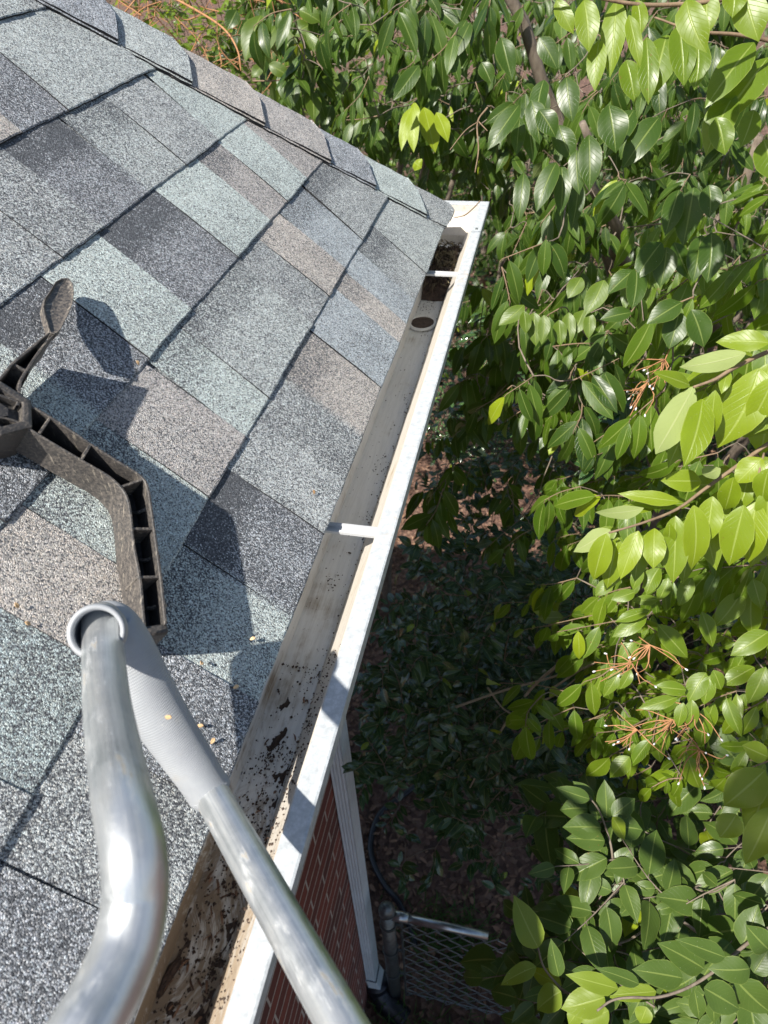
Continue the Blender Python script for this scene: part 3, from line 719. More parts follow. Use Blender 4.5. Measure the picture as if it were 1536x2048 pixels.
# ================================================================== LADDER STAND-OFF (tubes with a grey rubber elbow)
st = empty('ladder_standoff', at(193, 1262, .53)); tag(st, 'bent aluminium tube frame with a grey rubber elbow, held over the roof edge', 'ladder standoff')
TR = .01425
P1 = [(203, 1238, .552), (204, 1262, .535), (206, 1300, .515), (213, 1400, .455), (228, 1500, .395), (246, 1600, .345), (266, 1700, .322), (270, 1800, .318), (250, 1900, .308), (206, 2000, .292), (160, 2080, .28), (110, 2170, .272)]
mb = MB(); mb.tube(spline([at(*p) for p in P1], 90), TR, 40); tube_attr(mb.build('bent_tube', TUBE, st, True), 40, 90, .0055)
mb = MB(); q0 = at(400, 1547, .612); q1 = at(420, 1582, 1 / 1.66); q2 = at(656, 2000, 1 / 2.22); dd_ = q2 - q1
mb.tube([q1 - dd_ * .08 + dd_ * 1.6 * i / 49 for i in range(50)], TR, 40); tube_attr(mb.build('straight_tube', TUBE, st, True), 40, 50, float(np.linalg.norm(dd_)) * 1.6 / 49)
# rubber elbow: sleeve lofted over both tubes
GP = [(196, 1243, .556, .0150), (212, 1254, .566, .0215), (238, 1292, .570, .0232), (275, 1356, .574, .0222), (312, 1418, .580, .0207), (352, 1480, .588, .0192), (388, 1534, .595, .0180), (410, 1568, .5995, .0174), (416, 1577, .6012, .0180), (421, 1585, .6025, .0178), (422, 1586, .603, .0152)]
sp_ = spline([np.array([*at(a, b, c), r]) for a, b, c, r in GP], 60)
mb = MB(); n_ = 44; V = []; F = []
ax = nz(sp_[-1, :3] - sp_[5, :3]); vd = nz(np.array([0, 0, ZC]) - sp_[30, :3]); sd = nz(np.cross(ax, vd)); nv = np.cross(sd, ax)
for i in range(60):
    t = nz(sp_[min(i + 1, 59), :3] - sp_[max(i - 1, 0), :3]); u = nz(sd - t * (sd @ t)); v = np.cross(t, u)
    f = i / 59; 
    for j in range(n_):
        a = 2 * math.pi * j / n_; ca, sa = math.cos(a), math.sin(a)
        r = sp_[i, 3] * (1 + .06 * (1 - f) * abs(ca) ** 3)
        fl = max(0, (ca - .80)) * .010 * math.sin(math.pi * min(1, f * 1.05))     # moulded seam ridge down one side
        V.append(sp_[i, :3] + (r + fl * .35) * (ca * u + .94 * sa * v))
for i in range(59):
    for j in range(n_): F.append((i * n_ + j, i * n_ + (j + 1) % n_, (i + 1) * n_ + (j + 1) % n_, (i + 1) * n_ + j))
F.append(tuple(range(n_ - 1, -1, -1)))
tube_attr(mesh('rubber_elbow', V, F, RUB, st, True), 44, 60, .0030)
# hollow collar round the bent tube
c_a = at(200, 1262, .560); c_b = at(193, 1264, .512); axd = nz(c_b - c_a); V = []; F = []; n_ = 48
u = nz(np.cross(axd, UPV)); v = np.cross(axd, u); LC = np.linalg.norm(c_b - c_a)
prof = [(0, .0208), (LC * .55, .0204), (LC * .86, .0200), (LC * .96, .0194), (LC, .0183), (LC, .0166), (LC * .95, .0154), (LC * .2, .0152)]
for j in range(n_):
    a = 2 * math.pi * j / n_
    for h, r in prof: V.append(c_a + axd * h + r * (math.cos(a) * u + math.sin(a) * v))
k = len(prof)
for j in range(n_):
    for i in range(k - 1): F.append((j * k + i, j * k + i + 1, ((j + 1) % n_) * k + i + 1, ((j + 1) % n_) * k + i))
F.append(tuple(j * k + k - 1 for j in range(n_)))
tube_attr(recalc(mesh('elbow_collar', V, F, RUB, st, True)), 1, 1, 1)

# ================================================================== BLACK RIBBED BRACKET ON THE SHINGLES
br = empty('gutter_scoop', onroof(30, 830, .02)); tag(br, 'weathered black plastic scoop with ribbed bent arms lying on the shingles', 'scoop')
NT = .050; NF = .022; NB = .013; WT = .0030
def arm(name, Rp, Lp, n, endcap=True, startcap=False, nt=None):
    """hollow channel between two traced rims: outer walls, rim strips, recessed floor"""
    nt = nt or (lambda f: NT)
    Rr = spline([onroof(x, y, NT) for x, y in Rp], n); Ll = spline([onroof(x, y, NT) for x, y in Lp], n)
    V = []; F = []; k = 8; dust = []
    for i in range(n):
        f = i / (n - 1); a = nz(Rr[i] - Ll[i]); dz = NRM * (nt(f) - NT)
        L0 = Ll[i] + dz; R0 = Rr[i] + dz; wt = min(WT, np.linalg.norm(Rr[i] - Ll[i]) * .3)
        dep = nt(f) - NF; full = nt(f) - NB
        V += [L0, L0 + a * wt, L0 + a * wt - NRM * dep, R0 - a * wt - NRM * dep, R0 - a * wt, R0, R0 - NRM * full, L0 - NRM * full]
        dust += [1, .9, .12, .12, .8, 1, .9, .95]
    for i in range(n - 1):
        for j in range(k): F.append((i * k + j, i * k + (j + 1) % k, (i + 1) * k + (j + 1) % k, (i + 1) * k + j))
    if endcap:
        b = (n - 1) * k; F += [(b, b + 1, b + 2, b + 7), (b + 2, b + 3, b + 6, b + 7), (b + 3, b + 4, b + 5, b + 6)]
    if startcap: F += [(7, 2, 1, 0), (7, 6, 3, 2), (6, 5, 4, 3)]
    o = mesh(name, V, F, BLK, br); recalc(o)
    at_ = o.data.attributes.new('dust', 'FLOAT', 'POINT'); at_.data.foreach_set('value', np.array(dust, np.float32))
    bevel(o, .0007, 1)
    return Rr, Ll
RL = [(-90, 778), (-10, 785), (56, 807), (103, 832), (178, 882), (240, 922), (284, 950), (298, 972), (305, 1010), (311, 1054), (325, 1152), (331, 1205), (335, 1248)]
LL = [(-90, 856), (-30, 839), (0, 836), (33, 844), (77, 870), (162, 921), (212, 950), (240, 975), (253, 998), (260, 1034), (266, 1093), (278, 1159), (283, 1215), (287, 1256)]
arm('lower_arm', RL, LL, 70, startcap=True)
RU = [(40, 812), (42, 785), (46, 760), (61, 736), (78, 710), (94, 687), (108, 672)]
LU = [(-25, 790), (-12, 765), (4, 748), (24, 724), (59, 694), (80, 677), (98, 664)]
arm('upper_arm', RU, LU, 30)
def dusty(o, v):
    a = o.data.attributes.new('dust', 'FLOAT', 'POINT'); a.data.foreach_set('value', np.full(len(o.data.vertices), v, np.float32)); return o
def rib(p, q, top=NT - .001, th=.0028, dust=1.5, bot=NF - .001, name='rib'):
    a = onroof(*p, top); b = onroof(*q, top); d = nz(b - a); s_ = nz(np.cross(d, NRM)) * th * .5; h = NRM * (top - bot)
    m = MB(); m.hexa([a - s_ - h, b - s_ - h, b + s_ - h, a + s_ - h, a - s_, b - s_, b + s_, a + s_]); o = m.build(name, BLK, br); recalc(o); dusty(o, dust); bevel(o, .0006, 1)
for p, q in [((77, 869), (102, 833)), ((163, 920), (183, 886)), ((240, 974), (287, 958)), ((261, 1057), (309, 1057)), ((274, 1154), (323, 1153)), ((23, 725), (60, 745)), ((-10, 767), (47, 790))]:
    rib(p, q)
for p, q in [((122, 885), (138, 864)), ((211, 941), (229, 922)), ((262, 1026), (300, 1017)), ((272, 1120), (317, 1114)), ((280, 1216), (330, 1210))]:
    m = MB(); a = onroof(*p, NF + .001); b = onroof(*q, NT - .006); c = onroof(q[0], q[1], NF)
    mid_ = (a + b) / 2 - NRM * .004
    m.tube([a, mid_, b], [.0016, .0020, .0026], 8); o = m.build('small_rib', BLK, br, True); dusty(o, 1.6)
# end block nose and its foot
m = MB(); a = onroof(285, 1256, NT - .002); b = onroof(336, 1250, NT - .002); d = nz(b - a); fw = nz(np.cross(NRM, d)); fw = fw if (fw[1] < 0) else -fw
m.hexa([a - NRM * .040 - fw * .002, b - NRM * .040 - fw * .002, b - NRM * .040 + fw * .010, a - NRM * .040 + fw * .010, a - fw * .002, b - fw * .002, b + fw * .0075, a + fw * .0075])
o = m.build('arm_end', BLK, br); recalc(o); dusty(o, .75); bevel(o, .003, 3)
# hub
m = MB(); hc = onroof(2, 815, NT + .001); V = []
u1 = nz(onroof(40, 815, NT) - onroof(2, 815, NT)); v1 = np.cross(NRM, u1)
for rr, hh in ((.030, -.050), (.030, 0), (.026, .001), (.021, .001), (.0195, -.010), (.0, -.010)):
    for j in range(6):
        a = math.pi / 3 * j + .25; V.append(hc + NRM * hh + rr * (math.cos(a) * u1 + math.sin(a) * v1))
m.add(V, [(i * 6 + j, i * 6 + (j + 1) % 6, i * 6 + 6 + (j + 1) % 6, i * 6 + 6 + j) for i in range(5) for j in range(6)])
o = m.build('hub', BLK, br); recalc(o); dusty(o, .7); bevel(o, .001, 2)
m = MB(); m.tube([hc - NRM * .012, hc - NRM * .004], [.009, .008], 6); o = m.build('hub_bolt', BLK, br); dusty(o, .35)
# flat paddle blade
out = [(100, 664), (96, 648), (91, 630), (87, 612), (92, 594), (101, 578), (112, 562), (124, 555), (138, 554), (147, 566), (149, 585), (146, 605), (139, 624), (130, 642), (122, 658), (112, 668)]
cz = lambda p: NT - .006 - .019 * (670 - p[1]) / 110
top = [onroof(p[0] + (random.uniform(-1.6, 1.6) if 2 <= i <= 6 else 0), p[1], cz(p)) for i, p in enumerate(out)]; c = sum(top) / len(top) - NRM * .002
V = list(top) + [p * .86 + c * .14 - NRM * .0035 for p in top] + [p - NRM * .012 for p in top] + [c - NRM * .004, c - NRM * .013]; k = len(out)
F = []
for i in range(k):
    j = (i + 1) % k; F += [(i, j, j + k, i + k), (i + 2 * k, j + 2 * k, j, i), (i + k, j + k, 3 * k), (j + 2 * k, i + 2 * k, 3 * k + 1)]
o = mesh('paddle_blade', V, F, BLK, br); recalc(o); dusty(o, 1.35); o.modifiers.new('b', 'BEVEL').width = .0012

# ================================================================== LOOSE BITS ON THE ROOF AND TUBE
hus = [(29, 1206, 'beige seed husk on the shingles near the left edge of the photo'), (49, 1245, 'orange seed husk on the shingles left of the rubber elbow collar'),
       (510, 1276, 'orange seed husk on the pale shingle patch just left of the gutter'), (401, 1330, 'seed husk at the edge of the shadow right of the rubber elbow'),
       (477, 1372, 'small reddish seed husk on the pale shingle tab above the dark tab'), (406, 1453, 'seed husk in the shadow beside the lower rubber elbow, upper of two'),
       (428, 1476, 'seed husk in the shadow beside the lower rubber elbow, lower of two'), (272, 722, 'pale seed husk at the corner of a mint shingle tab under a shadow'),
       (626, 980, 'orange crumb on the lowest shingle course near the middle hanger'), (306, 1262, 'brown seed husk lying under the end of the black plastic arm')]
def husk(P, nrm, label, s=.0032):
    lv = Leaves(); a = nz(rnv()); D = nz(a - nrm * (a @ nrm)); lv.add(P + nrm * .001, D, nrm, s * 2, s * 1.1, .9, .5)
    o = lv.build('seed_husk', HUSK, None); sm = o.modifiers.new('s', 'SOLIDIFY'); sm.thickness = .0006
    tag(o, label, 'seed husk', 'seed husks fallen on the roof')
for x, y, lb in hus: husk(onroof(x, y, .0085), NRM, lb)
pg_ = at(343, 1436, .555); husk(pg_, nz(np.array([0, 0, ZC]) - pg_), 'orange seed husk resting on the grey rubber elbow', .0030)

# gutter debris: crumbs, scraps and soil (nobody could count it)
lv = Leaves(); cr = MB()
def crumb(x, y, z, s):
    V = []; 
    for k in range(6):
        d = [(1,0,0),(-1,0,0),(0,1,0),(0,-1,0),(0,0,1),(0,0,-.4)][k]; V.append((x + d[0] * s * random.uniform(.5, 1.3), y + d[1] * s * random.uniform(.5, 1.6), z + d[2] * s * random.uniform(.3, .8)))
    cr.add(V, [(0, 2, 4), (2, 1, 4), (1, 3, 4), (3, 0, 4), (2, 0, 5), (1, 2, 5), (3, 1, 5), (0, 3, 5)])
for i in range(300):
    crumb(EX + random.uniform(-.024, .026) if random.random() < .5 else EX + .0235 + random.gauss(0, .003), random.uniform(.3, 1.5), EZ - .0985, random.choice([.0006, .0008, .001, .0016]))
for i in range(1500):
    y = min(.5, max(-.8, random.gauss(.02, .22))); crumb(EX + random.uniform(-.025, .030), y, EZ - .0985 + (.002 if random.random() < .3 else 0), random.choice([.0005, .0007, .001, .0013, .002]))
for i in range(900):
    f = random.random(); crumb(EX + .030 + .022 * f + random.uniform(-.002, .003), random.uniform(-.6, .5), EZ - .079 + .042 * f + .0012, random.choice([.0006, .001, .0015]))
for i in range(260):
    y = min(.45, random.gauss(.0, .2)); lv.add(np.array([EX + random.uniform(-.02, .025), y, EZ - .096 + random.random() * .003]), nz([random.gauss(0, .5), 1, random.gauss(0, .1)]), nz([random.gauss(0, .4), random.gauss(0, .4), 1]), random.uniform(.004, .022), random.uniform(.0006, .0028), 1, .3)
for (cy_, sg, m_) in [(random.uniform(-.6, .42), random.uniform(.003, .014), random.randint(15, 60)) for _ in range(46)] + [(1.392, .02, 120), (.9, .01, 30), (.64, .008, 25), (.48, .012, 30), (1.1, .006, 14), (1.48, .02, 150), (.78, .004, 10)]:
    cx_ = EX + random.uniform(-.02, .024)
    for i in range(m_):
        crumb(min(EX + .026, max(EX - .026, random.gauss(cx_, sg * .7))), random.gauss(cy_, sg * 1.4), EZ - .0985 + random.random() * .0015, random.choice([.0005, .0008, .0011, .0016]))
tag(cr.build('gutter_crumbs', SOIL, None), kind='stuff')
tag(lv.build('dry_needle_scraps', LITTER, None), kind='stuff')
# soil mound near the corner
V = []; F = []; nx_, ny_ = 26, 90
for j in range(ny_):
    for i in range(nx_):
        x = EX - .025 + .0545 * i / (nx_ - 1); y = 1.50 + .27 * j / (ny_ - 1); e = min(1, (y - 1.50) / .03, (1.77 - y) / .05)
        V.append((x, y, EZ - .100 + max(0, e) * (.020 + .010 * math.sin(y * 37) + random.uniform(0, .011)) + (.006 * abs(i / (nx_ - 1) - .5))))
for j in range(ny_ - 1):
    for i in range(nx_ - 1): a = j * nx_ + i; F.append((a, a + 1, a + 1 + nx_, a + nx_))
tag(mesh('wet_leaf_soil', V, F, SOIL, None), kind='stuff')
# raised silt left in the near part of the trough
V = []; F = []; nx_, ny_ = 34, 420; wv_ = [(random.uniform(-1, 1) * f_, random.uniform(-1, 1) * f_ * .5, random.uniform(0, 6), a_) for f_, a_ in ((180, 1), (260, .8), (420, .7), (700, .5), (1100, .35), (1600, .25)) for _ in range(4)]
for j in range(ny_):
    for i in range(nx_):
        x = -.026 + .0475 * i / (nx_ - 1); y = -.75 + 1.25 * j / (ny_ - 1)
        h = sum(a_ * math.sin(fx * x + fy * y + ph) for fx, fy, ph, a_ in wv_) / 3.2
        dens = .35 + 1.0 * max(0, min(1, (y - .05) / .45)) - .25 * max(0, x / .02)
        V.append((EX + x, y, EZ - .0998 + min(.0035, (h - dens) * .0032) + (random.uniform(-.0004, .0004) if h > dens else -.002)))
for j in range(ny_ - 1):
    for i in range(nx_ - 1): a = j * nx_ + i; F.append((a, a + 1, a + 1 + nx_, a + nx_))
tag(mesh('wet_silt', V, F, SOIL, None), kind='stuff')
dl = Leaves()
for i in range(420):
    dl.add(np.array([EX + random.uniform(-.02, .028), random.uniform(1.52, 1.76), EZ - .074 + random.random() * .01]), nz(rnv() * (1, 1, .3)), nz(rnv(.6) + UPV), random.uniform(.008, .03), random.uniform(.001, .005), 1, .3)
tag(dl.build('rotting_scraps', mat_litter('rotting', (.05, .035, .02), (.16, .13, .07)), None), kind='stuff')
dt_ = MB(); P = spline([at(960, 402, 1.60), at(948, 415, 1.60), at(930, 430, 1.62), at(908, 436, 1.63)], 14); dt_.tube(P, [.0014] * 10 + [.001] * 4, 6)
tag(dt_.build('dry_twig', TWIG, None, True), 'thin reddish dry stalk lying across the gutter corner', 'twig')

# leaf litter, grass and undergrowth on the ground
ll = Leaves()
for i in range(14000):
    x, y = random.uniform(-2.2, 3.0), 1.3 + abs(random.gauss(0, 1)) * 3.2 if random.random() < .7 else random.uniform(-.2, 2.5)
    if x < -.5 and y < 1.3: continue
    ll.add(np.array([x, y, random.uniform(.002, .03)]), nz(rnv() * (1, 1, .2)), nz(rnv(.35) + UPV), random.uniform(.018, .066), random.uniform(.008, .028), random.uniform(-.9, 1.4), .6)
tag(ll.build('leaf_litter', LITTER, None), kind='stuff')
gr = Leaves()
for i in range(2600):
    x, y = random.uniform(-.45, .9), random.gauss(.82, .16)
    gr.add(np.array([x, y, 0]), nz([random.gauss(0, .5), random.gauss(0, .5), 1]), nz(rnv()), random.uniform(.06, .16), .005, random.uniform(.3, 1.3), .3)
for i in range(500):
    x, y = random.gauss(-.1, .12), random.gauss(1.45, .08)
    gr.add(np.array([x, y, 0]), nz([random.gauss(0, .8), random.gauss(0, .8), .6]), nz(rnv()), random.uniform(.06, .16), .006, random.uniform(.3, 1.3), .3)
DEEP = mat_leaf('shade_darkened_leaf', (.006, .019, .004), (.032, .062, .009), (.10, .14, .05), (.12, .22, .01), rough=.38, tmix=.18, waxy=.3, vein=.25)  # shade of the deep foliage put into a darker laurel leaf colour
GRASS = mat_leaf('grass_blade', (.03, .07, .012), (.06, .13, .02), (.05, .1, .02), (.1, .25, .02), vein=.0, rough=.5)
tag(gr.build('grass', GRASS, None), kind='stuff')
iv = Leaves()
for i in range(42000):
    y = random.uniform(2.4, 7.0) if i % 2 else random.uniform(6.5, 14.5); x = random.uniform(-3.5, 5.5) if y < 6.5 else random.uniform(-9, 6)
    if (x < .15 + .12 * math.sin(y * 3) and y < 7.0 and x > -1.6) or (y < 3.2 and x < .5): continue
    iv.add(np.array([x, y, random.random() ** 2 * (.55 if y < 6.5 else 1.1)]), nz(rnv() * (1, 1, .4)), nz(rnv(.4) + UPV), random.uniform(.06, .12) * (1 if y < 6.5 else 1.5), random.uniform(.03, .05) * (1 if y < 6.5 else 1.6), .6, .3)
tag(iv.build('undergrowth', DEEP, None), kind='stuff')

# ================================================================== PLANTS
def fill(pl, x0, y0, x1, y1, d0, d1, cnt, L, style, T, F, nl=(4, 8), W=.36, young=0.0, mask=None, rnd=None, bend=None, step=.022):
    for _ in range(cnt):
        for t_ in range(20):
            x, y = random.uniform(x0, x1), random.uniform(y0, y1)
            if mask is None or mask(x, y): break
        d = random.uniform(d0, d1)
        pl.spray(at(x, y, d), nz(np.array(T) + rnv(.35)), random.randint(*nl) + 1, L * random.uniform(.8, 1.15), style, F, W, young, rnd=rnd, bend=bend, step=step)
def gl(x, y):      # right of the gutter and roof, seen in the photograph (leave the house clear)
    xl = 962 - .27 * (y - 430) if y > 430 else (900 + (y - 400) * 1.7 if y > 400 else 240 + y * 1.66)
    return x > xl + 50

# --- tall laurel behind the gutter corner -----------------------------------------------------
t1 = Plant((.75, 3.1, 0))
t1.limb([(.75, 3.1, 0), (.72, 3.0, 1.3), (.66, 2.8, 2.6), (.55, 2.4, 3.7)], .035, .012)
t1.limb([(.70, 2.95, 1.6), (.95, 2.6, 2.9), (.9, 2.0, 3.9), (.75, 1.5, 4.3)], .026, .006)
t1.limb([(.70, 2.95, 1.9), (.3, 2.8, 3.0), (-.1, 2.6, 3.9), (-.5, 2.5, 4.4)], .035, .010)
t1.limb([(.68, 2.9, 2.2), (.35, 2.4, 3.1), (.15, 2.05, 3.6), (.05, 1.9, 3.85)], .03, .008)
t1.limb([(.72, 3.0, 1.2), (.5, 2.5, 2.1), (.2, 2.1, 2.7), (.1, 1.9, 2.95)], .03, .008)
FU = (.0, -.55, .75)
t1.limb([(.7, 2.4, 3.7), (.6, 1.9, 4.6), (.4, 1.4, 5.1)], .015, .006); t1.limb([(.6, 2.2, 4.1), (1.1, 1.9, 4.9), (1.3, 1.3, 5.2)], .015, .006)
for i in range(120):      # unseen crown top above the camera, added to dapple the leaves below with shade
    c = np.array([random.uniform(-.30, 1.7), random.uniform(.60, 2.8), random.uniform(4.8, 5.6)])
    t1.spray(c, nz(rnv() * (1, 1, .3)), random.randint(5, 9), .085, 'hang', (0, -.3, .9), .38, step=.012)
def T1(x): return (-.3, -.6, -.1)
fill(t1, 470, -80, 1580, 330, 1.9, 3.1, 220, .088, 'hang', (-.3, -.5, 0), FU, mask=gl, step=.011)
fill(t1, 560, -80, 1000, 300, 1.55, 1.95, 44, .085, 'hang', (-.5, -.5, 0), FU, mask=gl, young=.0, step=.011)
fill(t1, 930, 120, 1580, 760, 1.7, 2.9, 190, .085, 'hang', (-.3, -.6, -.1), FU, mask=gl, step=.011)
fill(t1, 900, 260, 1300, 900, 1.4, 1.8, 40, .080, 'hang', (-.4, -.6, -.1), FU, mask=gl, step=.011)
fill(t1, 830, 560, 1280, 1080, 1.8, 2.9, 100, .078, 'hang', (-.5, -.5, -.1), (-.1, -.6, .7), mask=gl, step=.011)
fill(t1, 430, -60, 1000, 380, 2.2, 3.3, 110, .090, 'hang', (-.3, -.5, 0), FU, mask=gl, step=.011)
o2 = (768, 0)
def H(pl, lst, off, sc_, d, **kw):
    for b, t, w_ in lst: pl.hero((off[0] + b[0] / sc_, off[1] + b[1] / sc_), (off[0] + t[0] / sc_, off[1] + t[1] / sc_), w_ / sc_, d * random.uniform(.97, 1.03), **kw)
H(t1, [((540,420),(430,590),80),((545,470),(520,610),55),((570,450),(600,640),70),((620,440),(690,540),80),((590,400),(640,560),75),((700,500),(735,640),80),((770,600),(770,770),65),((820,540),(830,750),85),((900,420),(930,600),110),((1000,440),(890,620),90),((690,650),(600,830),75),((710,660),(725,850),65),((560,690),(540,880),60),((1100,470),(960,660),100),((640,320),(600,470),80),((730,310),(745,480),80)], o2, 2, 1.25, rnd=.35, bend=.5)
H(t1, [((110,430),(55,590),45),((115,440),(110,600),50),((160,430),(195,600),75),((210,450),(260,560),55),((30,600),(70,690),70),((120,650),(150,670),50),((10,620),(-20,680),50)], o2, 2, 1.95, young=.75, rnd=.9)
H(t1, [((1110,970),(1000,1100),90),((1130,990),(1125,1140),85),((1160,970),(1210,1120),80),((1240,750),(1210,970),100),((1180,760),(1120,930),75),((1310,930),(1310,1120),95),((1270,940),(1240,1120),80),((1000,1080),(900,1170),70),((990,1250),(870,1270),55),((1190,1210),(1060,1290),80),((1180,1250),(1150,1390),90),((1230,1240),(1290,1380),95),((1010,1070),(1010,1230),80),((1300,740),(1320,860),80)], o2, 2, 1.22, rnd=.45, bend=.45)
H(t1, [((560,1245),(570,1330),45),((600,1250),(600,1380),60),((640,1260),(650,1370),45),((700,1280),(705,1380),50),((740,1250),(735,1370),50),((800,1240),(760,1340),60),((820,1250),(830,1350),45),((560,1220),(480,1310),60),((880,1120),(830,1260),75),((790,1110),(740,1190),60)], o2, 2, 1.30, rnd=.75, young=.15)
H(t1, [((345,90),(280,240),60),((330,80),(265,200),55),((470,150),(500,310),75),((140,260),(50,400),60),((230,280),(190,420),50),((390,250),(430,330),60),((620,150),(700,260),70)], o2, 2, 1.85, rnd=.4)
H(t1, [((835,90),(730,340),120),((925,150),(815,350),90),((940,180),(1055,375),110),((1100,190),(1245,400),60),((880,380),(1000,445),70),((840,390),(780,450),60),((1060,60),(1180,120),90),((1160,340),(1290,550),80),((1130,540),(1160,700),90),((1120,150),(1020,200),90),((1450,130),(1395,330),70),((1480,130),(1490,330),60),((1440,630),(1435,860),80),((1460,630),(1536,760),80),((1390,680),(1350,830),60)], (240, 0), 2.954, 2.05, rnd=.6, bend=.6, young=.1)
H(t1, [((1240,150),(1180,330),90),((1000,60),(960,200),90),((760,120),(700,250),80),((1330,420),(1290,560),70),((1250,620),(1200,760),80),((1040,480),(1020,620),70),((1370,100),(1340,260),80),((690,60),(640,170),80)], (240, 0), 2.954, 2.15, rnd=.3, bend=.6)
t1.tw([(505,162,2.1),(560,160,2.08),(590,142,2.06),(604,100,2.06)], .0022, .0012)
t1.tw([(975,215,1.3),(955,245,1.3),(957,300,1.28),(950,345,1.28)], .0018, .001)
t1.tw([(957,243,1.3),(930,262,1.29),(900,300,1.28)], .0012, .0008); t1.tw([(957,243,1.3),(975,262,1.29)], .0012, .0008)
t1.build('laurel_tree', 'tall glossy laurel with drooping leaves rising behind the gutter corner', 'tree', LAUREL)

# --- big near leaves hanging in at the top right ------------------------------------------------
t2 = Plant((1.9, .9, 0))
t2.limb([(1.9, .9, 0), (1.75, .95, 1.6), (1.5, 1.0, 3.2), (1.3, 1.05, 4.6)], .055, .025)
t2.limb([(1.65, .97, 2.4), (1.25, 1.0, 3.5), (.85, .95, 4.15), (.62, .92, 4.35)], .03, .006)
t2.limb([(1.6, 1.0, 2.8), (1.2, 1.1, 3.2), (.75, 1.0, 3.65)], .025, .006)
t2.limb([(1.7, .95, 2.0), (1.3, 1.2, 2.6), (.8, 1.3, 3.0)], .025, .006)
t2.limb([(1.75, .93, 1.5), (1.3, 1.0, 2.3), (.85, .95, 2.75)], .022, .006)
H(t2, [((690,0),(750,130),60),((800,0),(835,190),90),((930,0),(920,280),90),((1010,0),(1040,130),60),((980,60),(1015,260),55),((860,160),(840,350),70),((1210,0),(1240,215),105),((1290,-20),(1290,130),90),((1440,-40),(1480,160),120),((1400,-60),(1400,60),90)], o2, 2, .82, young=.30, rnd=.9, bend=.5)
H(t2, [((1130,140),(1080,385),130),((1050,150),(1060,400),80),((970,240),(1000,400),85),((1480,170),(1290,400),110),((1536,230),(1350,520),130),((1400,380),(1280,600),110),((1250,150),(1275,340),90),((1180,100),(1200,330),100),((1480,440),(1440,580),80),((1330,470),(1370,610),90),((1520,560),(1560,720),110)], o2, 2, .95, rnd=.6, young=.12, bend=.5)
t2.tw([(1580, -40, .85), (1440, 0, .84), (1290, 10, .83), (1170, -10, .82), (1090, -20, .82)], .003, .0015)
t2.tw([(1580, 90, .97), (1480, 70, .96), (1390, 62, .95), (1310, 35, .95)], .003, .0012)
t2.limb([(1.4, 1.0, 4.0), (1.3, .2, 5.0), (.7, -.5, 5.5), (-.4, -.8, 5.35)], .03, .008)  # overhanging limb out of view, added to shade the lower right laurel
for i in range(105):  # unseen leaf sprays on the added limb, blocking the sun
    f = random.random(); c = np.array([-.30 + .65 * f, -.76 + .34 * f, 5.3]) + rnv(.09)
    t2.spray(c, nz(np.array([-.8, -.3, 0]) + rnv(.4)), random.randint(5, 9), .085, 'hang', (0, -.3, .9), .42)
# bright side branch sweeping in from the right
o8 = (750, 650); s8 = 1.954
c8 = lambda x, y, d: (o8[0] + x / s8, o8[1] + y / s8, d)
t2.tw([c8(1700, 60, .80), c8(1536, 105, .80), c8(1400, 170, .79), c8(1330, 212, .785), c8(1245, 243, .78)], .0031, .0015)
t2.tw([c8(1700, 380, .86), c8(1536, 465, .86), c8(1430, 540, .86), c8(1290, 640, .85), c8(1180, 720, .84), c8(1050, 772, .83), c8(915, 812, .82)], .0029, .0012)
t2.tw([c8(1536, 640, .84), c8(1500, 600, .84), c8(1520, 500, .85)], .002, .0012)
A1_ = [((1245,240),(1100,515),110),((1280,290),(1235,545),115),((1330,255),(1300,440),65),((1500,170),(1430,490),160),((1540,150),(1520,330),110),((1230,235),(1100,190),55),((1450,110),(1200,190),75),((1540,70),(1340,55),80),((1380,180),(1350,262),42),((1240,262),(1222,332),46),((1560,200),(1480,400),100)]
A2_ = [((920,800),(778,885),72),((905,815),(840,1000),82),((950,830),(888,1025),78),((1030,805),(962,990),76),((1092,795),(1082,945),84),((1152,775),(1150,885),48),((1172,745),(1170,1005),95),((1245,705),(1272,965),95),((1320,670),(1290,850),88),((1050,715),(862,752),52),((1190,690),(960,672),52),((1275,610),(1130,612),80),((1350,560),(1272,592),54),((1402,595),(1370,742),78),((1442,705),(1380,942),112),((1492,690),(1450,930),112),((1512,520),(1420,620),90),((1540,560),(1500,700),80),((1540,640),(1524,800),80),((1540,380),(1440,430),70)]
for lst, d_ in ((A1_, .79), (A2_, .84)):
    random.seed(int(d_ * 1000)); np.random.seed(int(d_ * 1000))
    for i, (b, t, w_) in enumerate(lst):      # a second rank of leaves behind the first
        ox, oy = random.uniform(20, 60), random.uniform(-25, 25)
        t2.hero((o8[0] + (b[0] + ox) / s8, o8[1] + (b[1] + oy) / s8), (o8[0] + (t[0] + ox + random.uniform(-30, 30)) / s8, o8[1] + (t[1] + oy) / s8), w_ / s8, d_ + random.uniform(.03, .09), young=random.uniform(.1, .5), rnd=.8, bend=random.uniform(.3, .7), dt=random.uniform(-.02, .03))
    for i, (b, t, w_) in enumerate(lst):
        bk = (i in (0, 6)) if d_ < .8 else (i in (0, 12, 9))
        t2.hero((o8[0] + b[0] / s8, o8[1] + b[1] / s8), (o8[0] + t[0] / s8, o8[1] + t[1] / s8), w_ / s8, d_ * random.uniform(.98, 1.02), young=random.uniform(.35, .7), rnd=.9, back=bk, bend=random.uniform(.3, .7), dt=random.uniform(-.02, .03))
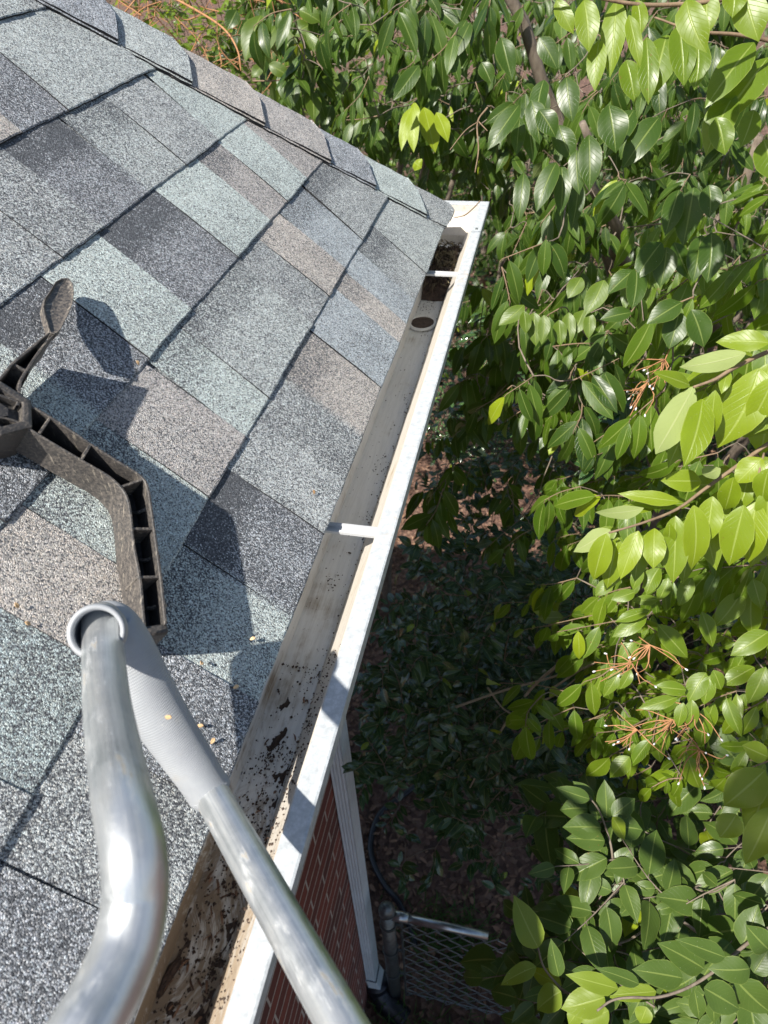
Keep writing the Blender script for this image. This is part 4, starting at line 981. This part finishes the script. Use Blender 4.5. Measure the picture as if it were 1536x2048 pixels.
# foliage behind it, and the sunlit middle of the right side
gm = lambda x, y: gl(x, y)
fill(t2, 1280, 380, 1640, 1150, 1.2, 2.2, 90, .085, 'hang', (-.7, -.4, -.1), (-.1, -.6, .7), rnd=.6, step=.011)
fill(t2, 1120, 620, 1500, 1180, 1.5, 1.95, 40, .080, 'hang', (-.7, -.4, -.1), (-.1, -.6, .7), rnd=.4, step=.011)
fill(t2, 1210, 1130, 1600, 1560, 1.35, 2.3, 90, .078, 'hang', (-.8, -.3, 0), (-.2, -.5, .8), rnd=.75, young=.12, step=.011)
fill(t2, 1080, 1180, 1300, 1500, 1.5, 2.0, 16, .078, 'hang', (-.8, -.3, -.1), (-.2, -.5, .8), rnd=.5)
H(t2, [((440,100),(330,220),90),((600,190),(440,250),80),((760,240),(590,270),70),((640,10),(590,170),80),((770,20),(660,190),110),((830,90),(790,260),80),((1000,90),(900,280),100),((700,320),(470,400),80),((1100,760),(960,950),130),((1130,780),(1080,980),100),((1150,740),(1210,880),90),((960,880),(750,865),95),((900,930),(640,1020),80),((1000,950),(990,1160),90),((940,970),(900,1140),80),((1440,720),(1230,850),120),((1350,190),(1210,450),140),((1420,210),(1400,490),130),((1070,330),(1150,580),110),((760,420),(960,670),130),((640,480),(480,680),90),((680,360),(460,520),100),((490,740),(400,940),80),((570,740),(510,880),70),((1430,100),(1480,310),110),((1540,470),(1300,650),140),((1520,720),(1420,980),130),((560,1350),(430,1500),110)], (1100, 1130), 3.523, 1.30, rnd=.85, young=.15, bend=.5)
H(t2, [((1520,500),(1320,690),170),((1540,530),(1430,850),150),((1370,730),(1300,860),120),((1560,690),(1440,1000),140),((1536,430),(1410,380),100)], (950, 1350), 2.621, .80, rnd=.95, young=.35)
stalks = []
for (cx, cy, d_) in [(1262, 1325, 1.28), (1300, 1290, 1.28), (1345, 1440, 1.3), (1275, 1460, 1.3), (1390, 1420, 1.3), (1330, 720, 1.3), (1295, 765, 1.32), (1400, 1500, 1.3)]:
    stalk = MB(); stalks.append(stalk); c = at(cx, cy, d_); mdir = nz(np.array([-.5, -.5, -.2]) + rnv(.3))
    for i in range(11):
        e = c + nz(mdir + rnv(.55)) * random.uniform(.03, .07); m_ = (c + e) / 2 + rnv(.006)
        stalk.tube(spline([c, m_, e], 6), [.0011] * 3 + [.0008] * 3, 4, caps=False)
        if random.random() < .4: stalk.tube([e - nz(e - c) * .001, e + nz(e - c) * .003, e + nz(e - c) * .005], [.0010, .0019, .0007], 6, mi=1)
t2r = t2.build('laurel_tree', 'sunlit lime-green laurel reaching in from the right side of the photo', 'tree', LAURELB)
BUD = mat_plain('pale_bud', (.6, .6, .62), .4)
for sk in stalks: sk.build('flower_stalk', None, t2r, True, [ORTWIG, BUD])

# --- broad-leaved laurel in the lower right -----------------------------------------------------
t3 = Plant((1.35, 1.55, 0))
t3.limb([(1.35, 1.55, 0), (1.25, 1.5, 1.0), (1.05, 1.35, 2.0), (.85, 1.2, 2.6)], .045, .012)
t3.limb([(1.2, 1.45, 1.3), (.9, 1.15, 2.1), (.6, .85, 2.75), (.45, .75, 3.0)], .03, .006)
t3.limb([(1.1, 1.4, 1.7), (.8, 1.3, 2.3), (.5, 1.15, 2.65)], .025, .006)
ob_ = (950, 1350); sb_ = 2.621
cb_ = lambda x, y, d: (ob_[0] + x / sb_, ob_[1] + y / sb_, d)
UPF = (-.1, -.2, 1.0)
t3.tw([cb_(1700, 1250, 1.12), cb_(1536, 1330, 1.12), cb_(1400, 1430, 1.12), cb_(1230, 1570, 1.11), cb_(1090, 1650, 1.10), cb_(950, 1690, 1.09), cb_(820, 1690, 1.08), cb_(720, 1705, 1.08), cb_(640, 1760, 1.07)], .0030, .0016)
t3.tw([cb_(600, 640, 1.34), cb_(650, 710, 1.34), cb_(685, 800, 1.34), cb_(712, 890, 1.34), cb_(750, 1060, 1.33), cb_(900, 1180, 1.33), cb_(975, 1225, 1.34), cb_(1100, 1300, 1.36), cb_(1300, 1450, 1.38)], .0013, .0034)
t3.tw([cb_(975, 1225, 1.34), cb_(900, 1320, 1.35), cb_(790, 1395, 1.35), cb_(600, 1440, 1.36), cb_(480, 1500, 1.36)], .003, .0015)
t3.tw([cb_(330, 1430, 1.2), cb_(360, 1530, 1.2), cb_(430, 1620, 1.2), cb_(490, 1670, 1.18), cb_(640, 1740, 1.12)], .0016, .0026)
H(t3, [((600,650),(430,600),70),((620,650),(520,560),62),((690,750),(690,560),92),((720,740),(835,650),92),((740,800),(872,790),122),((590,700),(450,690),112),((660,800),(468,790),115),((680,870),(488,850),104),((740,1010),(822,900),88),((690,960),(480,1080),112),((730,1060),(600,1040),92),((760,1080),(880,1210),92),((1010,1040),(865,1080),104),((1180,1200),(958,1160),124),((800,1210),(636,1240),84),((730,1380),(560,1310),104)], ob_, sb_, 1.33, rnd=.45, bend=.3, F=UPF)
H(t3, [((1090,1590),(838,1540),124),((1200,1540),(978,1400),134),((1310,1480),(1068,1390),94),((1400,1420),(1505,1230),134),((1440,1540),(1240,1570),114),((1200,1640),(1390,1750),144),((1370,1600),(1540,1790),170),((1540,1440),(1420,1330),120),((860,1620),(650,1530),70),((1150,1650),(1180,1810),80),((1240,1640),(1260,1830),90),((440,1580),(390,1400),80),((1460,1560),(1536,1450),100)], ob_, sb_, 1.11, rnd=.5, bend=.3, F=UPF)
H(t3, [((330,1430),(200,1185),132),((320,1530),(130,1600),80),((680,1690),(468,1775),134),((750,1645),(490,1580),90),((950,1660),(690,1690),80),((450,1660),(320,1740),120),((700,1760),(560,1830),100),((900,1740),(870,1830),80),((560,1740),(490,1830),80)], ob_, sb_, 1.13, rnd=.95, young=.38, bend=.4)
H(t3, [((720,745),(792,860),72)], ob_, sb_, 1.30, rnd=.95, young=.6)
fill(t3, 1150, 1580, 1620, 2120, 1.45, 2.1, 85, .088, 'flat', (-.8, -.4, 0), UPF, nl=(4, 7), W=.52, rnd=.35)
fill(t3, 1180, 1700, 1620, 2120, 1.2, 1.5, 22, .085, 'flat', (-.8, -.4, 0), UPF, nl=(4, 7), W=.52, rnd=.5)
fill(t3, 1110, 1830, 1350, 2120, 1.3, 1.7, 16, .082, 'flat', (-.8, -.4, 0), UPF, nl=(4, 6), W=.52, rnd=.4)
t3.build('broad_leaved_laurel', 'dull green broad-leaved laurel bush in the lower right beside the fence', 'bush', BROAD, twigmat=BARK, broad=True)

# --- dark holly in the shade below the gutter ----------------------------------------------------
t4 = Plant((.35, 2.9, 0))
for e in [(.0, 2.5, 1.5), (.3, 2.3, 1.7), (.6, 2.5, 1.6), (-.25, 3.0, 1.6), (.15, 3.2, 1.9), (.7, 3.1, 1.7), (.1, 2.1, 1.1), (-.4, 2.6, 1.2), (.2, 1.8, .9)]:
    t4.limb([(.35 + random.uniform(-.1, .1), 2.9 + random.uniform(-.1, .1), 0), (.35 * .6 + e[0] * .4, 2.9 * .6 + e[1] * .4, e[2] * .55), e], .022, .005, 10)
def hmask(x, y):
    if not gl(x, y - 0): return False
    if x < 790 and y > 1560: return False
    if y > 1560 and abs(x - 850) < 70 and y < 1850: return random.random() < .3
    if y > 1620 and 1010 < x < 1110: return random.random() < .25
    if y < 1080 and x < 900: return random.random() < .35
    return True
for _ in range(760):
    for t_ in range(20):
        x, y = random.uniform(680, 1230), random.gauss(1370, 190)
        if 960 < y < 1790 and hmask(x, y): break
    d = random.uniform(2.25, 3.2)
    t4.spray(at(x, y, d), nz(np.array([-.2, -.5, .5]) + rnv(.5)), random.randint(6, 10), .056 * random.uniform(.8, 1.15), random.choice(['flat', 'flat', 'whorl']), (-.1, -.3, 1), .42, step=.012, bend=.35)
fill(t4, 840, 640, 1250, 1010, 2.5, 3.6, 120, .055, 'flat', (-.2, -.5, .3), (0, -.3, 1), nl=(6, 9))
for c in [(1235, 835, 1.6), (1190, 945, 1.65), (1240, 870, 1.62)]:
    t4.spray(at(*c), (-.1, -.4, .6), 9, .055, 'whorl', (0, -.5, .8), .45, step=.008, join=False)
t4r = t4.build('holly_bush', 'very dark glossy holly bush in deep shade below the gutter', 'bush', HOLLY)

# --- pale dead branches in the shade -------------------------------------------------------------
for pts, r0 in [([(1130, 1318, 2.1), (1060, 1380, 2.2), (990, 1480, 2.3), (940, 1575, 2.4)], .005), ([(900, 1418, 2.3), (1010, 1380, 2.25), (1130, 1345, 2.1), (1200, 1290, 2.0)], .0042), ([(975, 1375, 2.3), (1010, 1420, 2.3), (1060, 1440, 2.3)], .0035), ([(1100, 1380, 2.0), (1180, 1330, 1.9), (1260, 1310, 1.8)], .003), ([(1060, 1410, 2.1), (1110, 1390, 2.0), (1160, 1350, 1.95)], .003), ([(960, 830, 2.0), (1080, 800, 1.9), (1180, 745, 1.8)], .004)]:
    P = spline([at(*p) for p in pts], 14); db_ = MB(); db_.tube(P, list(np.linspace(r0, r0 * .5, 14)), 7); db_.build('dead_branch', PALETWIG, t4r, True)

# --- bush with orange twigs beyond the hip, and mixed plants behind --------------------------------
t5 = Plant((-.9, 3.6, 0))
for e in [(-.9, 3.1, 4.0), (-.4, 3.2, 3.9), (-1.2, 3.3, 4.3), (-.6, 3.5, 4.3), (-.2, 3.5, 3.8)]:
    t5.limb([(-.9, 3.6, 0), (-.85, 3.5, 1.6), ((-.85 + e[0]) / 2, (3.5 + e[1]) / 2, 3.0), e], .03, .006)
fill(t5, 180, -160, 640, 190, 2.5, 3.5, 280, .045, 'flat', (-.2, -.5, .4), (0, -.3, 1), nl=(5, 9), W=.5, rnd=.6, young=.12)
otw = MB()
for i in range(75):
    x, y = random.uniform(250, 620), random.uniform(-60, 150)
    if y > (x - 240) / 1.66 + 40: continue
    d = random.uniform(2.2, 2.7); p = at(x, y, d); T = nz(rnv() + np.array([0, -.3, .2])); l = random.uniform(.06, .22)
    P = spline([p, p + T * l * .5 + rnv(.02), p + T * l + rnv(.03)], 9); otw.tube(P, list(np.linspace(.0022, .001, 9)), 4, caps=False)
    for q in P[1::2]: otw.tube([q, q + nz(rnv()) * random.uniform(.02, .05)], [.0012, .0006], 4, caps=False)
otw2 = MB(); P = spline([at(280, -40, 2.3), at(400, 25, 2.3), at(450, 60, 2.25), at(475, 100, 2.2), at(482, 142, 2.2)], 20); otw2.tube(P, list(np.linspace(.004, .002, 20)), 6)
t5r = t5.build('twiggy_bush', 'bright green bush tangled with bare orange twigs beyond the hip', 'bush', LAURELB)
otw.build('bare_twigs', ORTWIG, t5r, True); otw2.build('bare_stem', ORTWIG, t5r, True)

def bush(base, ctr, rad, n, L, mat_, label, cat='tree', name='background_tree', W=.42, style='hang', rnd=None, nleaf=(5, 9)):
    p = Plant(base); c = np.array(ctr, float); b = np.array(base, float)
    for i in range(7):
        e = c + nz(rnv()) * np.array(rad) * .7; e[2] = max(e[2], .3)
        p.limb([b, b * .5 + c * .5 + rnv(.08), c * .55 + e * .45, e], .05 if i == 0 else .03, .006, 10)
    for i in range(n):
        u_ = nz(rnv()); rr = random.random() ** .35; q = c + u_ * np.array(rad) * rr
        if q[2] < .15: q[2] = random.uniform(.15, .5)
        p.spray(q, nz(u_ * (1, 1, .3) + rnv(.3)), random.randint(*nleaf), L * random.uniform(.8, 1.2), style, tuple(u_ * .6 + np.array([0, -.4, .8])), W, join=(i % 3 == 0), rnd=rnd, step=L * .3)
    return p.build(name, label, cat, mat_, group=None)
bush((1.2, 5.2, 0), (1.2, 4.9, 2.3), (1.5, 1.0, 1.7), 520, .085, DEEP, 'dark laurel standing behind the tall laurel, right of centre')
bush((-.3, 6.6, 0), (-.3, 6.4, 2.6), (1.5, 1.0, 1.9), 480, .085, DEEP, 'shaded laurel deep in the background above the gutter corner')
bush((-2.1, 4.9, 0), (-1.9, 4.7, 2.3), (1.3, .9, 1.5), 420, .06, LAURELB, 'bright small-leaved bush behind the orange twigs beyond the hip', 'bush', 'background_bush', style='flat', W=.5)
bush((2.9, 4.2, 0), (2.7, 3.9, 2.4), (1.3, 1.2, 2.0), 500, .085, LAUREL, 'dense laurel far right behind the sunlit branch')
bush((-2.6, 6.2, 0), (-2.5, 6.0, 2.6), (1.5, 1.1, 1.8), 260, .08, LAURELB, 'light green tree far beyond the top of the roof hip', style='flat')
bush((2.3, 2.3, 0), (2.2, 2.3, 1.3), (.9, .8, 1.1), 240, .08, BROAD, 'low shaded bush under the sunlit laurel at the right', 'bush', 'background_bush')
bush((1.0, 3.9, 0), (.9, 3.8, .8), (.9, .6, .7), 200, .06, HOLLY, 'low dark holly behind the main holly bush', 'bush', 'holly_bush', style='flat')
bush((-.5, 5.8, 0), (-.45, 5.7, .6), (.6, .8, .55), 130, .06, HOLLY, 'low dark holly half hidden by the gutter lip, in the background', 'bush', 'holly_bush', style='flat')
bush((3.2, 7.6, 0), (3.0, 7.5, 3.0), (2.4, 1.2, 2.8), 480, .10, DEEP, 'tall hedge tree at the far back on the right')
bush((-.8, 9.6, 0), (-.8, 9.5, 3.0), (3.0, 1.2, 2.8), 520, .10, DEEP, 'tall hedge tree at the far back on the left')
print('leaves', sum(len(o.data.polygons) for o in bpy.data.objects if o.type == 'MESH') )
